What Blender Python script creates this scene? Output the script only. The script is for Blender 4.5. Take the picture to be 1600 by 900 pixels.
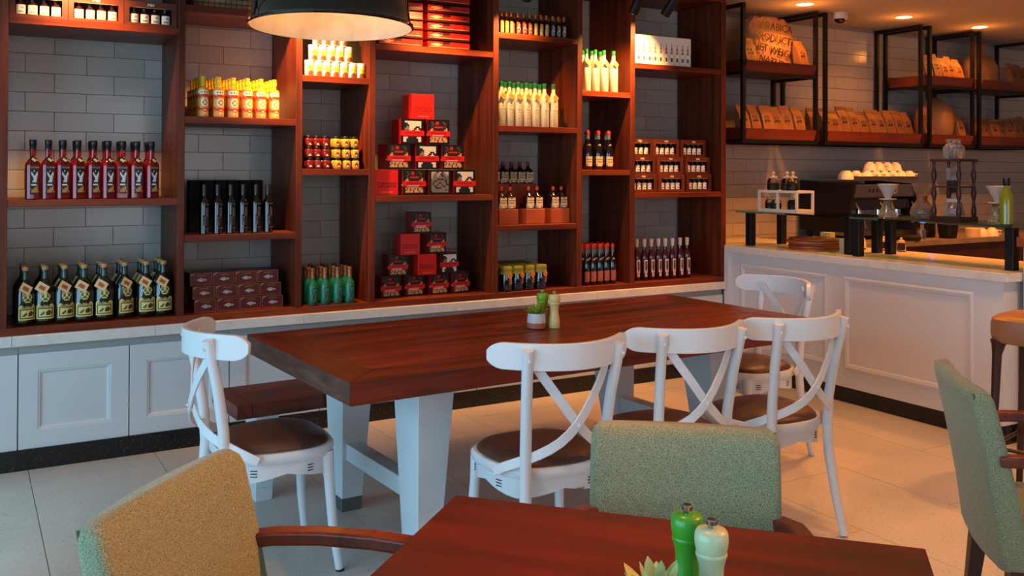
import bpy, bmesh, math, random
from mathutils import Vector, Matrix, Euler
random.seed(7)
PI = math.pi
SC = bpy.context.scene
COL = SC.collection
for o in list(bpy.data.objects): bpy.data.objects.remove(o)

# ------------------------------------------------------------------ camera
cam = bpy.data.cameras.new('camera'); co = bpy.data.objects.new('camera', cam); COL.objects.link(co)
cam.sensor_width = 36.0; cam.lens = 1461.34 / 1600 * 36.0
cam.shift_x = 0.0; cam.shift_y = (252.68 - 450) / 1600
yaw, pitch, roll = math.radians(30.344), math.radians(0.4733), math.radians(-0.2028)
f = Vector((math.sin(yaw) * math.cos(pitch), math.cos(yaw) * math.cos(pitch), math.sin(pitch)))
r = Vector((math.cos(yaw), -math.sin(yaw), 0)); d = f.cross(r)
r2 = math.cos(roll) * r + math.sin(roll) * d; d2 = -math.sin(roll) * r + math.cos(roll) * d
co.matrix_world = Matrix(((r2.x, -d2.x, -f.x, 0), (r2.y, -d2.y, -f.y, -5.0576), (r2.z, -d2.z, -f.z, 1.45), (0, 0, 0, 1)))
cam.clip_start = 0.05; cam.clip_end = 100
SC.camera = co

# ------------------------------------------------------------------ world, lights, exposure
W = bpy.data.worlds.new('world'); SC.world = W; W.use_nodes = True
wn = W.node_tree.nodes; wl = W.node_tree.links
wn['Background'].inputs[0].default_value = (0.45, 0.72, 1.0, 1); wn['Background'].inputs[1].default_value = 0.6
SC.view_settings.view_transform = 'Standard'; SC.view_settings.look = 'None'
SC.view_settings.gamma = 1.0; SC.view_settings.exposure = 0.0
SC.view_settings.use_curve_mapping = False
COOL = (0.34, 0.70, 1.0); WARM = (1.0, 0.29, 0.035); TRACK = (1.0, 0.47, 0.15); WARM2 = (1.0, 0.42, 0.12); MID = (1.0, 0.70, 0.45)
def area(name, loc, rot, sx, sy, col, power, spread=180):
    l = bpy.data.lights.new(name, 'AREA'); l.shape = 'RECTANGLE'; l.size = sx; l.size_y = sy
    l.color = col; l.energy = power; l.spread = math.radians(spread)
    o = bpy.data.objects.new(name, l); COL.objects.link(o); o.location = loc; o.rotation_euler = rot; return o
def spot(name, loc, target, col, power, angle=40, blend=0.4, rad=0.03):
    l = bpy.data.lights.new(name, 'SPOT'); l.color = col; l.energy = power; l.spot_size = math.radians(angle)
    l.spot_blend = blend; l.shadow_soft_size = rad
    o = bpy.data.objects.new(name, l); COL.objects.link(o); o.location = loc
    o.rotation_euler = (Vector(target) - Vector(loc)).to_track_quat('-Z', 'Y').to_euler(); return o
# daylight entering through the window wall on the left, plus a neutral fill added behind the camera
area('window_light_left', (-2.9, -3.6, 1.45), (0, -PI / 2, 0), 2.3, 5.6, COOL, 205)
area('front_fill_light', (1.2, -8.4, 1.5), (PI / 2, 0, 0), 5.0, 2.3, (1.0, 0.90, 0.94), 76)
spot('daylight_beam', (-2.75, -2.3, 2.35), (-.42, -.95, 0), (.45, .85, 1.0), 260, 24, .7, .1)
# warm ceiling downlights: (x, y, power) of each lamp over the room
for (lx, ly, lp_) in ((1.2,-3.1,55),(2.9,-2.9,58),(4.3,-1.2,75),(4.4,-3.2,105),(2.7,-1.0,12),(.9,-.95,4),(4.4,-5.2,50)):
    spot('downlight_and_fill', (lx, ly, 2.68), (lx, ly, 0), WARM2, lp_, 115, .6, .05)
spot('downlight_and_fill', (2.9, -4.3, 2.66), (.36, -3.2, .62), WARM, 420, 34, .8, .05)  # unseen warm spot added to light the left armchair, not a ceiling downlight
for (lx, ly, lp_) in ((5.9,-1.2,190),(7.4,-1.2,190),(5.3,-.8,90)):
    spot('downlight_and_fill', (lx, ly, 2.68), (lx, ly+.1, 0), WARM, lp_, 125, .6, .05)
for (lx, lp_) in ((5.43,3.5),(6.57,2.5),(7.58,2.5)):
    spot('downlight_and_fill', (lx, -.12, 2.66), (lx, -.04, 0), WARM, 28, 135, .7, .05)
    l = bpy.data.lights.new('downlight_and_fill', 'POINT'); l.energy = lp_; l.color = WARM; l.shadow_soft_size = .05
    o = bpy.data.objects.new('downlight_and_fill', l); COL.objects.link(o); o.location = (lx, -.12, 2.56)
# track spots aimed at the shelving: top of the lamp body, target, power
TRK = [((.42,-.36,2.60),(.50,.05,2.13),90), ((1.44,-.36,2.60),(1.60,.05,2.08),290), ((2.36,-.36,2.60),(2.43,.05,2.13),120),
       ((2.88,-.36,2.60),(2.98,.05,2.10),95), ((3.715,-.36,2.60),(3.68,.05,2.02),150), ((4.00,-.36,2.60),(3.93,.05,2.14),120)]
for (p0, p1, e_) in TRK:
    dv = (Vector(p1) - Vector(p0)).normalized()
    spot('track_spot_lamp', Vector(p0) + dv*.178, p1, TRACK, e_, 92, .95, .02)
# ------------------------------------------------------------------ mesh helpers
class MB:
    def __init__(s): s.v = []; s.f = []; s.m = []; s.uv = None
    def add(s, vs, fs, mi=0):
        b = len(s.v); s.v += [tuple(p) for p in vs]
        for q in fs: s.f.append(tuple(b + i for i in q)); s.m.append(mi)
        return s
    def box(s, x0, x1, y0, y1, z0, z1, mi=0):
        return s.add([(x0,y0,z0),(x1,y0,z0),(x1,y1,z0),(x0,y1,z0),(x0,y0,z1),(x1,y0,z1),(x1,y1,z1),(x0,y1,z1)],
                     [(0,3,2,1),(4,5,6,7),(0,1,5,4),(1,2,6,5),(2,3,7,6),(3,0,4,7)], mi)
    def lathe(s, prof, n=14, mi=0, cx=0, cy=0, cz=0, sq=0.0, sx=1, sy=1, cap=True):
        # prof: (r, z) list bottom to top; sq > 0 squares the section
        b = []
        for (rr, z) in prof:
            for k in range(n):
                a = 2 * PI * (k + 0.5) / n; c, q = math.cos(a), math.sin(a)
                if sq:
                    t = 1 / (abs(c) ** sq + abs(q) ** sq) ** (1 / sq); c *= t; q *= t
                b.append((cx + rr * c * sx, cy + rr * q * sy, cz + z))
        fs = []
        for i in range(len(prof) - 1):
            for k in range(n):
                k2 = (k + 1) % n; fs.append((i*n+k, i*n+k2, (i+1)*n+k2, (i+1)*n+k))
        if cap and prof[0][0] > 1e-4: fs.append(tuple(range(n))[::-1])
        if cap and prof[-1][0] > 1e-4: fs.append(tuple((len(prof)-1)*n + k for k in range(n)))
        return s.add(b, fs, mi)
    def tube(s, pts, rad, n=10, mi=0, cap=True, flat=None):
        pts = [Vector(p) for p in pts]
        if not hasattr(rad, '__len__'): rad = [rad] * len(pts)
        ref = Vector((0.31, 0.2, 0.93)); b = []; pu = None
        for i, p in enumerate(pts):
            t = (pts[min(i+1, len(pts)-1)] - pts[max(i-1, 0)]).normalized()
            if pu is None:
                u = t.cross(Vector((0, 1, 0)) if abs(t.y) < .9 else Vector((1, 0, 0))).normalized()
            else: u = (pu - t * pu.dot(t)).normalized()
            w = t.cross(u); pu = u
            if flat and i in (0, len(pts)-1): pass
            for k in range(n):
                a = 2 * PI * k / n; b.append(tuple(p + (u * math.cos(a) + w * math.sin(a)) * rad[i]))
        fs = []
        for i in range(len(pts)-1):
            for k in range(n):
                k2 = (k+1) % n; fs.append((i*n+k, i*n+k2, (i+1)*n+k2, (i+1)*n+k))
        if cap: fs.append(tuple(range(n))[::-1]); fs.append(tuple((len(pts)-1)*n+k for k in range(n)))
        return s.add(b, fs, mi)
    def bar(s, a, b2, w, h, mi=0, up=(0,0,1)):
        a = Vector(a); b2 = Vector(b2); t = (b2 - a).normalized(); up = Vector(up)
        u = t.cross(up).normalized(); q = u.cross(t)
        vs = []
        for p in (a, b2):
            for (i, j) in ((-1,-1),(1,-1),(1,1),(-1,1)): vs.append(tuple(p + u*i*w/2 + q*j*h/2))
        return s.add(vs, [(3,2,1,0),(4,5,6,7),(0,1,5,4),(1,2,6,5),(2,3,7,6),(3,0,4,7)], mi)
    def ribbon(s, pts, nrm, w, t, mi=0):
        pts = [Vector(p) for p in pts]; vs = []
        for i, p in enumerate(pts):
            tg = (pts[min(i+1, len(pts)-1)] - pts[max(i-1, 0)]).normalized()
            n = Vector(nrm[i]); n = (n - tg*n.dot(tg)).normalized(); q = tg.cross(n)
            for (a, b) in ((-1,-1),(1,-1),(1,1),(-1,1)): vs.append(tuple(p + q*a*w/2 + n*b*t/2))
        fs = [(3,2,1,0)]
        for i in range(len(pts)-1):
            for k in range(4): k2 = (k+1) % 4; fs.append((i*4+k, i*4+k2, (i+1)*4+k2, (i+1)*4+k))
        m = (len(pts)-1)*4; fs.append((m, m+1, m+2, m+3))
        return s.add(vs, fs, mi)
    def loft(s, rings, mi=0, cap=True):
        n = len(rings[0]); b = [tuple(p) for rg in rings for p in rg]; fs = []
        for i in range(len(rings)-1):
            for k in range(n): k2 = (k+1) % n; fs.append((i*n+k, i*n+k2, (i+1)*n+k2, (i+1)*n+k))
        if cap: fs.append(tuple(range(n))[::-1]); fs.append(tuple((len(rings)-1)*n+k for k in range(n)))
        return s.add(b, fs, mi)
    def pix(s, rows, w, h, pal, rad=None, y=0.0, z=0.0, x=0.0, face=-1, bg=None):
        # a printed label: a grid of faces; rad curves it round the vertical axis, facing -y
        nr = len(rows); nc = len(rows[0]); vs = []
        for j in range(nr + 1):
            for i in range(nc + 1):
                u = (i / nc - .5) * w; zz = z + h * (1 - j / nr)
                if rad: a = u / rad; vs.append((x + rad*math.sin(a), y - rad*math.cos(a), zz))
                else: vs.append((x + u, y, zz))
        b = len(s.v); s.v += vs
        for j in range(nr):
            for i in range(nc):
                c = rows[j][i]
                if c == ' ': continue
                a = b + j*(nc+1) + i
                s.f.append((a + nc + 1, a + nc + 2, a + 1, a)); s.m.append(pal.index(c))
        return s
    def mesh(s, name, mats, smooth=False, angle=40):
        me = bpy.data.meshes.new(name); me.from_pydata(s.v, [], s.f)
        if not isinstance(mats, (list, tuple)): mats = [mats]
        for m in mats: me.materials.append(m)
        for p, mi in zip(me.polygons, s.m): p.material_index = mi; p.use_smooth = smooth
        if smooth and angle < 180:
            bm = bmesh.new(); bm.from_mesh(me)
            for e in bm.edges:
                if len(e.link_faces) == 2 and e.calc_face_angle(0) > math.radians(angle): e.smooth = False
            bm.to_mesh(me); bm.free()
        me.update(); return me
    def obj(s, name, mats, parent=None, smooth=False, bevel=0, seg=2, angle=40, **props):
        me = s.mesh(name, mats, smooth, angle); o = bpy.data.objects.new(name, me); COL.objects.link(o)
        if parent: o.parent = parent
        if bevel:
            md = o.modifiers.new('bevel', 'BEVEL'); md.width = bevel; md.segments = seg; md.limit_method = 'ANGLE'
            md.angle_limit = math.radians(35)
        for k, v in props.items(): o[k] = v
        return o
def thing(name, label, cat, loc=(0,0,0), rz=0, group=None):
    o = bpy.data.objects.new(name, None); COL.objects.link(o); o.location = loc; o.rotation_euler = (0, 0, rz)
    o.empty_display_size = .05
    o['label'] = label; o['category'] = cat
    if group: o['group'] = group
    return o
def copy_tree(o, loc, rz=None, label=None, tilt=None, sc=None, group=None):
    def rec(src, par):
        c = src.copy(); COL.objects.link(c)
        if par: c.parent = par
        for ch in src.children: rec(ch, c)
        return c
    c = rec(o, None); c.location = loc
    if rz is not None: c.rotation_euler = (tilt or 0, 0, rz)
    if sc: c.scale = sc
    if label: c['label'] = label
    if group: c['group'] = group
    return c
def tag(o, label, cat, group=None):
    o['label'] = label; o['category'] = cat
    if group: o['group'] = group
    return o
def struct(o): o['kind'] = 'structure'; return o
ORD = ['first','second','third','fourth','fifth','sixth','seventh','eighth','ninth','tenth','eleventh','twelfth','thirteenth','fourteenth']

# ------------------------------------------------------------------ materials
def lin(c): return tuple((x/12.92 if x <= .04045 else ((x+.055)/1.055)**2.4) for x in c)
def hexc(h): return lin(tuple(int(h[i:i+2], 16)/255 for i in (0, 2, 4))) + (1,)
MATS = {}
def mat(name, col, rough=.5, metal=0, spec=.5, coat=0, emit=None, es=0, trans=0, ior=1.45, alpha=1):
    if name in MATS: return MATS[name]
    m = bpy.data.materials.new(name); m.use_nodes = True; b = m.node_tree.nodes['Principled BSDF']
    c = hexc(col) if isinstance(col, str) else tuple(col) + (1,)
    b.inputs['Base Color'].default_value = c; b.inputs['Roughness'].default_value = rough
    b.inputs['Metallic'].default_value = metal; b.inputs['Specular IOR Level'].default_value = spec
    b.inputs['Coat Weight'].default_value = coat; b.inputs['Transmission Weight'].default_value = trans
    b.inputs['IOR'].default_value = ior; b.inputs['Alpha'].default_value = alpha
    if emit: b.inputs['Emission Color'].default_value = hexc(emit) if isinstance(emit, str) else tuple(emit)+(1,); b.inputs['Emission Strength'].default_value = es
    MATS[name] = m; return m
def nodes(m):
    nt = m.node_tree; return nt, nt.nodes['Principled BSDF'], nt.nodes, nt.links
def ramp(ns, stops):
    r_ = ns.new('ShaderNodeValToRGB'); e = r_.color_ramp.elements
    while len(e) < len(stops): e.new(.5)
    for i, (p, c) in enumerate(stops): e[i].position = p; e[i].color = hexc(c) if isinstance(c, str) else c
    return r_
def noisemat(name, stops, scale=(5,5,5), nscale=1.0, detail=4, rough=.5, bump=0.0, bscale=None, rvar=None, coat=0, coord='Object', dist=0.0, spec=.5, sheen=0):
    m = mat(name, '808080', rough, coat=coat, spec=spec); nt, b, ns, ls = nodes(m)
    tc = ns.new('ShaderNodeTexCoord'); mp = ns.new('ShaderNodeMapping'); mp.inputs['Scale'].default_value = scale
    nz = ns.new('ShaderNodeTexNoise'); nz.inputs['Scale'].default_value = nscale; nz.inputs['Detail'].default_value = detail
    nz.inputs['Distortion'].default_value = dist
    ls.new(tc.outputs[coord], mp.inputs[0]); ls.new(mp.outputs[0], nz.inputs[0])
    oi = ns.new('ShaderNodeObjectInfo'); ad = ns.new('ShaderNodeVectorMath'); ad.operation = 'ADD'
    sc_ = ns.new('ShaderNodeVectorMath'); sc_.operation = 'SCALE'; sc_.inputs['Scale'].default_value = 17.0
    cb = ns.new('ShaderNodeCombineXYZ')
    for k in range(3): ls.new(oi.outputs['Random'], cb.inputs[k])
    ls.new(cb.outputs[0], sc_.inputs[0]); ls.new(mp.outputs[0], ad.inputs[0]); ls.new(sc_.outputs[0], ad.inputs[1]); ls.new(ad.outputs[0], nz.inputs[0])
    rp = ramp(ns, stops); ls.new(nz.outputs[0], rp.inputs[0])
    if 'wood' in name:
        hs = ns.new('ShaderNodeHueSaturation'); mr = ns.new('ShaderNodeMapRange'); mr.inputs[3].default_value = .80; mr.inputs[4].default_value = 1.22
        ls.new(oi.outputs['Random'], mr.inputs[0]); ls.new(mr.outputs[0], hs.inputs['Value']); ls.new(rp.outputs[0], hs.inputs['Color']); ls.new(hs.outputs[0], b.inputs['Base Color'])
    else: ls.new(rp.outputs[0], b.inputs['Base Color'])
    if bump:
        bp = ns.new('ShaderNodeBump'); bp.inputs['Strength'].default_value = bump; bp.inputs['Distance'].default_value = .002
        if bscale:
            n2 = ns.new('ShaderNodeTexNoise'); n2.inputs['Scale'].default_value = bscale; n2.inputs['Detail'].default_value = 2
            ls.new(tc.outputs[coord], n2.inputs[0]); ls.new(n2.outputs[0], bp.inputs['Height'])
        else: ls.new(nz.outputs[0], bp.inputs['Height'])
        ls.new(bp.outputs[0], b.inputs['Normal'])
    if sheen: b.inputs['Sheen Weight'].default_value = sheen
    return m
# wood
M_shelf = noisemat('shelf_wood_vertical', [(.3,'3A160A'),(.5,'58220E'),(.7,'6E2E14')], (22,22,1.2), 1.0, 5, .42, .15, spec=.3)
M_shelfh = noisemat('shelf_wood_horizontal', [(.3,'461A0B'),(.5,'66270F'),(.7,'7C3516')], (1.2,22,22), 1.0, 5, .40, .15, spec=.3)
M_table = noisemat('table_wood', [(.28,'30100A'),(.42,'5A1E0D'),(.55,'76290F'),(.75,'8C3818')], (1.6,16,16), 1.0, 6, .36, .25, dist=.6)
M_tabley = noisemat('table_wood_cross', [(.28,'30100A'),(.42,'541C0C'),(.55,'6E260F'),(.75,'843416')], (16,1.6,16), 1.0, 6, .36, .25, dist=.6)
M_end = noisemat('table_edge_grain', [(.25,'3B2218'),(.5,'5A3524'),(.75,'7C5238')], (6,6,40), 1.0, 5, .6, .4)
M_fgtab = noisemat('dark_veneer', [(.3,'3E1008'),(.5,'521508'),(.7,'641C0B')], (2,14,14), 1.0, 4, .45, .05, spec=.35)
M_arm = noisemat('arm_wood', [(.3,'4A1B0E'),(.6,'6B2C16')], (4,30,4), 1, 4, .3, .05)
M_dark = noisemat('dark_leg_wood', [(.3,'28120B'),(.6,'3D1D12')], (20,20,2), 1, 4, .4)
M_block = noisemat('orange_wood_block', [(.3,'8A3A1A'),(.6,'A54B22')], (3,12,12), 1, 4, .5)
M_crate = noisemat('display_box_wood', [(.3,'481B0D'),(.6,'642813')], (3,12,12), 1, 4, .5)
M_tray = noisemat('rack_tray_wood', [(.3,'552210'),(.6,'6E2E15')], (2,12,12), 1, 4, .45)
M_plate = noisemat('serving_board_wood', [(.3,'7D3A1C'),(.6,'A0522A')], (2,10,10), 1, 4, .5)
# paints etc
M_white = mat('white_lacquer', 'D9DADB', .32)
M_cab = noisemat('cabinet_paint', [(.3,'C9CACB'),(.7,'D2D2D2')], (1,1,1), 1.5, 2, .45)
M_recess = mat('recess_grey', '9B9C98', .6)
M_leg = noisemat('table_leg_paint', [(.3,'C6CCCD'),(.7,'D3D6D6')], (1,1,1), 3, 3, .5)
M_cap_steel = mat('grey_foot_cap', '6C6E6E', .45, .6)
M_marble = noisemat('pale_marble', [(.3,'C9C4BD'),(.5,'D8D3CB'),(.66,'D4CDC4'),(.75,'BFB8B0')], (2,2,2), 2.2, 8, .22, dist=1.2)
M_granite = noisemat('black_granite', [(.45,'101010'),(.62,'1C1C1C'),(.72,'4A4845')], (1,1,1), 75, 4, .25)
M_ceil = mat('ceiling_paint', 'B4A896', .9)
M_wallp = mat('wall_paint', 'B9B2A8', .85)
M_black = mat('black_metal', '0B0B0B', .45, .2)
M_blackg = mat('black_gloss', '050505', .08, coat=1)
M_chrome = mat('chrome', 'C8C8C8', .15, 1)
M_steel = mat('brushed_steel', '9A948C', .3, 1)
M_leather = noisemat('brown_leather', [(.3,'4B3128'),(.7,'5C3D31')], (1,1,1), 6, 3, .42, .25, 180)
M_leather2 = noisemat('tan_leather', [(.3,'8F5F3F'),(.7,'A06C48')], (1,1,1), 6, 3, .42, .2, 160)
M_dir = mat('grout', '857F76', .9)
# floor: terrazzo slabs
M_floor = mat('terrazzo_tile', 'B9AFA3', .35); nt, b, ns, ls = nodes(M_floor)
tc = ns.new('ShaderNodeTexCoord'); geo = ns.new('ShaderNodeNewGeometry')
v = ns.new('ShaderNodeTexVoronoi'); v.inputs['Scale'].default_value = 70; ls.new(geo.outputs['Position'], v.inputs['Vector'])
v2 = ns.new('ShaderNodeTexVoronoi'); v2.inputs['Scale'].default_value = 33; ls.new(geo.outputs['Position'], v2.inputs['Vector'])
r1 = ramp(ns, [(.0,'6E655C'),(.14,'A79E93'),(.2,'CCC2B6'),(1,'CCC2B6')]); ls.new(v.outputs['Distance'], r1.inputs[0])
r2_ = ramp(ns, [(.0,(.25,.23,.21,1)),(.09,(.5,.5,.5,1)),(.12,(1,1,1,1)),(1,(1,1,1,1))]); ls.new(v2.outputs['Distance'], r2_.inputs[0])
n3 = ns.new('ShaderNodeTexNoise'); n3.inputs['Scale'].default_value = 1.7; ls.new(geo.outputs['Position'], n3.inputs[0])
r3 = ramp(ns, [(.3,(.86,.86,.86,1)),(.7,(1,1,1,1))]); ls.new(n3.outputs[0], r3.inputs[0])
mx = ns.new('ShaderNodeMix'); mx.data_type = 'RGBA'; mx.blend_type = 'MULTIPLY'; mx.inputs[0].default_value = 1
ls.new(r1.outputs[0], mx.inputs[6]); ls.new(r2_.outputs[0], mx.inputs[7])
mx2 = ns.new('ShaderNodeMix'); mx2.data_type = 'RGBA'; mx2.blend_type = 'MULTIPLY'; mx2.inputs[0].default_value = 1
ls.new(mx.outputs[2], mx2.inputs[6]); ls.new(r3.outputs[0], mx2.inputs[7]); ls.new(mx2.outputs[2], b.inputs['Base Color'])
# glazed wall tile with slight tone variation per tile
M_tile = mat('glazed_wall_tile', 'A9A49B', .16); nt, b, ns, ls = nodes(M_tile)
oi = ns.new('ShaderNodeObjectInfo'); rr = ramp(ns, [(0,'9F9A92'),(1,'B0ABA2')]); ls.new(oi.outputs['Random'], rr.inputs[0]); ls.new(rr.outputs[0], b.inputs['Base Color'])
# fabric
def fabric(name, c1, c2):
    m = mat(name, c1, .85); nt, b, ns, ls = nodes(m)
    tc = ns.new('ShaderNodeTexCoord'); nz = ns.new('ShaderNodeTexNoise'); nz.inputs['Scale'].default_value = 420; nz.inputs['Detail'].default_value = 2
    w1 = ns.new('ShaderNodeTexNoise'); w1.inputs['Scale'].default_value = 900; w1.inputs['Detail'].default_value = 1
    ls.new(tc.outputs['Object'], nz.inputs[0]); ls.new(tc.outputs['Object'], w1.inputs[0])
    ad = ns.new('ShaderNodeMath'); ad.operation = 'ADD'; ls.new(nz.outputs[0], ad.inputs[0]); ls.new(w1.outputs[0], ad.inputs[1])
    hv = ns.new('ShaderNodeMath'); hv.operation = 'MULTIPLY'; hv.inputs[1].default_value = .5; ls.new(ad.outputs[0], hv.inputs[0])
    rp = ramp(ns, [(.38, c1), (.6, c2)]); ls.new(hv.outputs[0], rp.inputs[0]); ls.new(rp.outputs[0], b.inputs['Base Color'])
    bp = ns.new('ShaderNodeBump'); bp.inputs['Strength'].default_value = .5; bp.inputs['Distance'].default_value = .002
    ls.new(nz.outputs[0], bp.inputs['Height']); ls.new(bp.outputs[0], b.inputs['Normal'])
    b.inputs['Sheen Weight'].default_value = .2
    return m
M_green = fabric('sage_tweed', '475240', '989F7C')
M_kraft = noisemat('kraft_paper', [(.3,'7A5230'),(.7,'94683E')], (1,1,1), 9, 3, .55, .4, 30)
M_sack = noisemat('kraft_sack_paper', [(.3,'8A6440'),(.7,'A67C52')], (1,1,1), 6, 4, .7, .8, 14)
M_glass = mat('clear_glass', 'F2F6F4', .02, trans=1, ior=1.3)
M_glassg = mat('green_edge_glass', '8FC9A8', .03, trans=1, ior=1.3)
M_bean = mat('coffee_beans', '1E130D', .6)
M_wood_tag = mat('string', '8A7A5A', .8)
def P(h, rough=.45, **k): return mat('print_' + h, h, rough, **k)

# ------------------------------------------------------------------ room shell
X0, X1, YB, YF, ZC = -3.0, 9.9, .49, -8.6, 2.70
struct(MB().box(X0-.2, X1+.2, YF-.2, YB+.3, -.12, -.012).obj('floor', M_dir))
fl = bpy.data.objects['floor']
tw, tl = .5725, 1.14
tm = MB().box(.0015, tw-.0015, .0015, tl-.0015, -.012, 0).mesh('floor_tile', M_floor)
nt_ = 0; far = MB()
for i in range(-6, 17):
    x = .2735 + (i - 1)*tw
    off = -.795 if i % 2 == 1 else -.795 + tl/2
    off = -.795 if (i % 2 == 0) else -.225
    for j in range(-8, 3):
        y = off + j*tl - tl + .57*0
        y0 = y
        if y0 > YB or y0 + tl < YF: continue
        if y0 > -5.2 and nt_ < 290 and x < 7:
            o = bpy.data.objects.new('floor_tile', tm); COL.objects.link(o); o.location = (x, y0, 0); o.parent = fl; nt_ += 1
        else: far.box(x+.0015, x+tw-.0015, max(y0, YF)+.0015, min(y0+tl, YB+.2)-.0015, -.012, 0)
far.obj('floor_tiles', M_floor, fl, kind='stuff')
struct(MB().box(X0-.2, X1+.2, YF-.2, YB+.3, ZC, ZC+.15).obj('ceiling', M_ceil))
wb = struct(MB().box(X0-.2, X1+.2, YB+.012, YB+.25, 0, ZC).obj('wall_back', M_dir))
ptx, ptz = .2955, .1028
tmesh = MB().add(
    [(.0005,0,.0005),(ptx-.0005,0,.0005),(ptx-.0005,0,ptz-.0005),(.0005,0,ptz-.0005),
     (.0018,-.006,.0018),(ptx-.0018,-.006,.0018),(ptx-.0018,-.006,ptz-.0018),(.0018,-.006,ptz-.0018)],
    [(4,5,6,7),(0,1,5,4),(1,2,6,5),(2,3,7,6),(3,0,4,7)]).mesh('wall_tile', M_tile)
cnt = 0; rest = MB()
for k in range(24):
    z = 2.056 + .1028*6 - (k+1)*ptz
    if z > ZC - .03 or z < .55: continue
    for i in range(-1, 34):
        x = .2735 + (i - 1)*ptx + (0 if k % 2 == 0 else ptx*.47)
        if x > 9.7 or x < -.2: continue
        if x < 4.75 and cnt < 300:
            o = bpy.data.objects.new('wall_tile', tmesh); COL.objects.link(o); o.location = (x, YB+.012, z); o.parent = wb; cnt += 1
        else:
            zt = min(z+ptz-.0005, ZC)
            rest.add([(x+.0005,YB+.012,z+.0005),(x+ptx-.0005,YB+.012,z+.0005),(x+ptx-.0005,YB+.012,zt),(x+.0005,YB+.012,zt),
                      (x+.0018,YB+.006,z+.0018),(x+ptx-.0018,YB+.006,z+.0018),(x+ptx-.0018,YB+.006,zt-.003),(x+.0018,YB+.006,zt-.003)],
                     [(4,5,6,7),(0,1,5,4),(1,2,6,5),(2,3,7,6),(3,0,4,7)])
rest.obj('wall_tiles', M_tile, wb, kind='stuff')
# left wall: window wall (outside the frame, source of the daylight)
wlft = MB(); wlft.box(X0-.2, X0, YF, YB, 0, .25).box(X0-.2, X0, YF, YB, 2.6, ZC).box(X0-.2, X0, -.7, YB, .25, 2.6).box(X0-.2, X0, YF, -6.5, .25, 2.6)
struct(wlft.obj('wall_left', M_wallp))
wf = MB()
for k in range(5):
    y = -6.5 + k*1.45; wf.box(X0-.14, X0-.06, y-.04, y+.04, .25, 2.6)
wf.box(X0-.14, X0-.06, -6.5, -.7, .25, .32).box(X0-.14, X0-.06, -6.5, -.7, 2.52, 2.6)
w1 = struct(wf.obj('window_1', M_black)); MB().box(X0-.11, X0-.10, -6.5, -.7, .3, 2.55).obj('pane', M_glass, w1)
wr = MB().box(X1, X1+.2, YF, YB, 0, ZC); struct(wr.obj('wall_right', M_wallp))
fr = MB(); fr.box(X0, -1.6, YF-.2, YF, 0, ZC).box(4.2, X1, YF-.2, YF, 0, ZC).box(-1.6, 4.2, YF-.2, YF, 0, .25).box(-1.6, 4.2, YF-.2, YF, 2.6, ZC)
struct(fr.obj('wall_front', M_wallp))
wf = MB()
for k in range(5):
    x = -1.6 + k*1.45; wf.box(x-.04, x+.04, YF-.14, YF-.06, .25, 2.6)
w2 = struct(wf.obj('window_2', M_black)); MB().box(-1.6, 4.2, YF-.11, YF-.10, .25, 2.6).obj('pane', M_glass, w2)
# baseboards (granite toe kicks)
struct(MB().box(-1.4, 4.77, -.008, .2, 0, .10).obj('baseboard_back', M_granite))
struct(MB().box(4.775, 4.9, -2.10, .0, 0, .10).obj('baseboard_counter', M_granite))

# ------------------------------------------------------------------ shelving unit
PX = [(.137,.1773),(.955,.9884),(1.5783,1.6139),(2.0078,2.0467),(2.8243,2.8628),(3.4545,3.4934),(3.8888,3.9276),(4.7098,4.755)]
sh = thing('shelving_unit', 'tall reddish brown wooden wall shelving unit with seven bays standing on stone ledge', 'shelving', (0,0,0))
ZB0, ZB1 = .648, .683
ZT = 2.665
for (a, b_) in PX: MB().box(a, b_, 0, .478, ZB1, ZT).obj('upright_panel', M_shelf, sh, bevel=.0015, seg=1)
MB().box(.137, 4.755, -.004, .478, ZB0, ZB1).obj('base_board', M_shelfh, sh, bevel=.0015, seg=1)
MB().box(.137, 4.755, 0, .478, ZT, ZT+.03).obj('top_board', M_shelfh, sh)
SH = {'A': [1.295, 2.178], 'B': [1.10, 1.722, 2.305], 'C': [1.449, 1.971]}
BT = 'ABCABCA'
for i, t in enumerate(BT):
    for z in SH[t]:
        MB().box(PX[i][1], PX[i+1][0], .002, .478, z-.036, z).obj('shelf_board', M_shelfh, sh, bevel=.0015, seg=1)
# stone ledge: slabs
led = thing('stone_ledge', 'long pale marble ledge running under the wooden shelving', 'ledge', (0,0,0))
xs = [-1.4, .20, .845, 1.62, 2.56, 3.6, 4.728]
for a, b_ in zip(xs, xs[1:]): MB().box(a+.0006, b_-.0006, -.03, .49, .597, .648).obj('stone_slab', M_marble, led, bevel=.002, seg=1)
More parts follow.
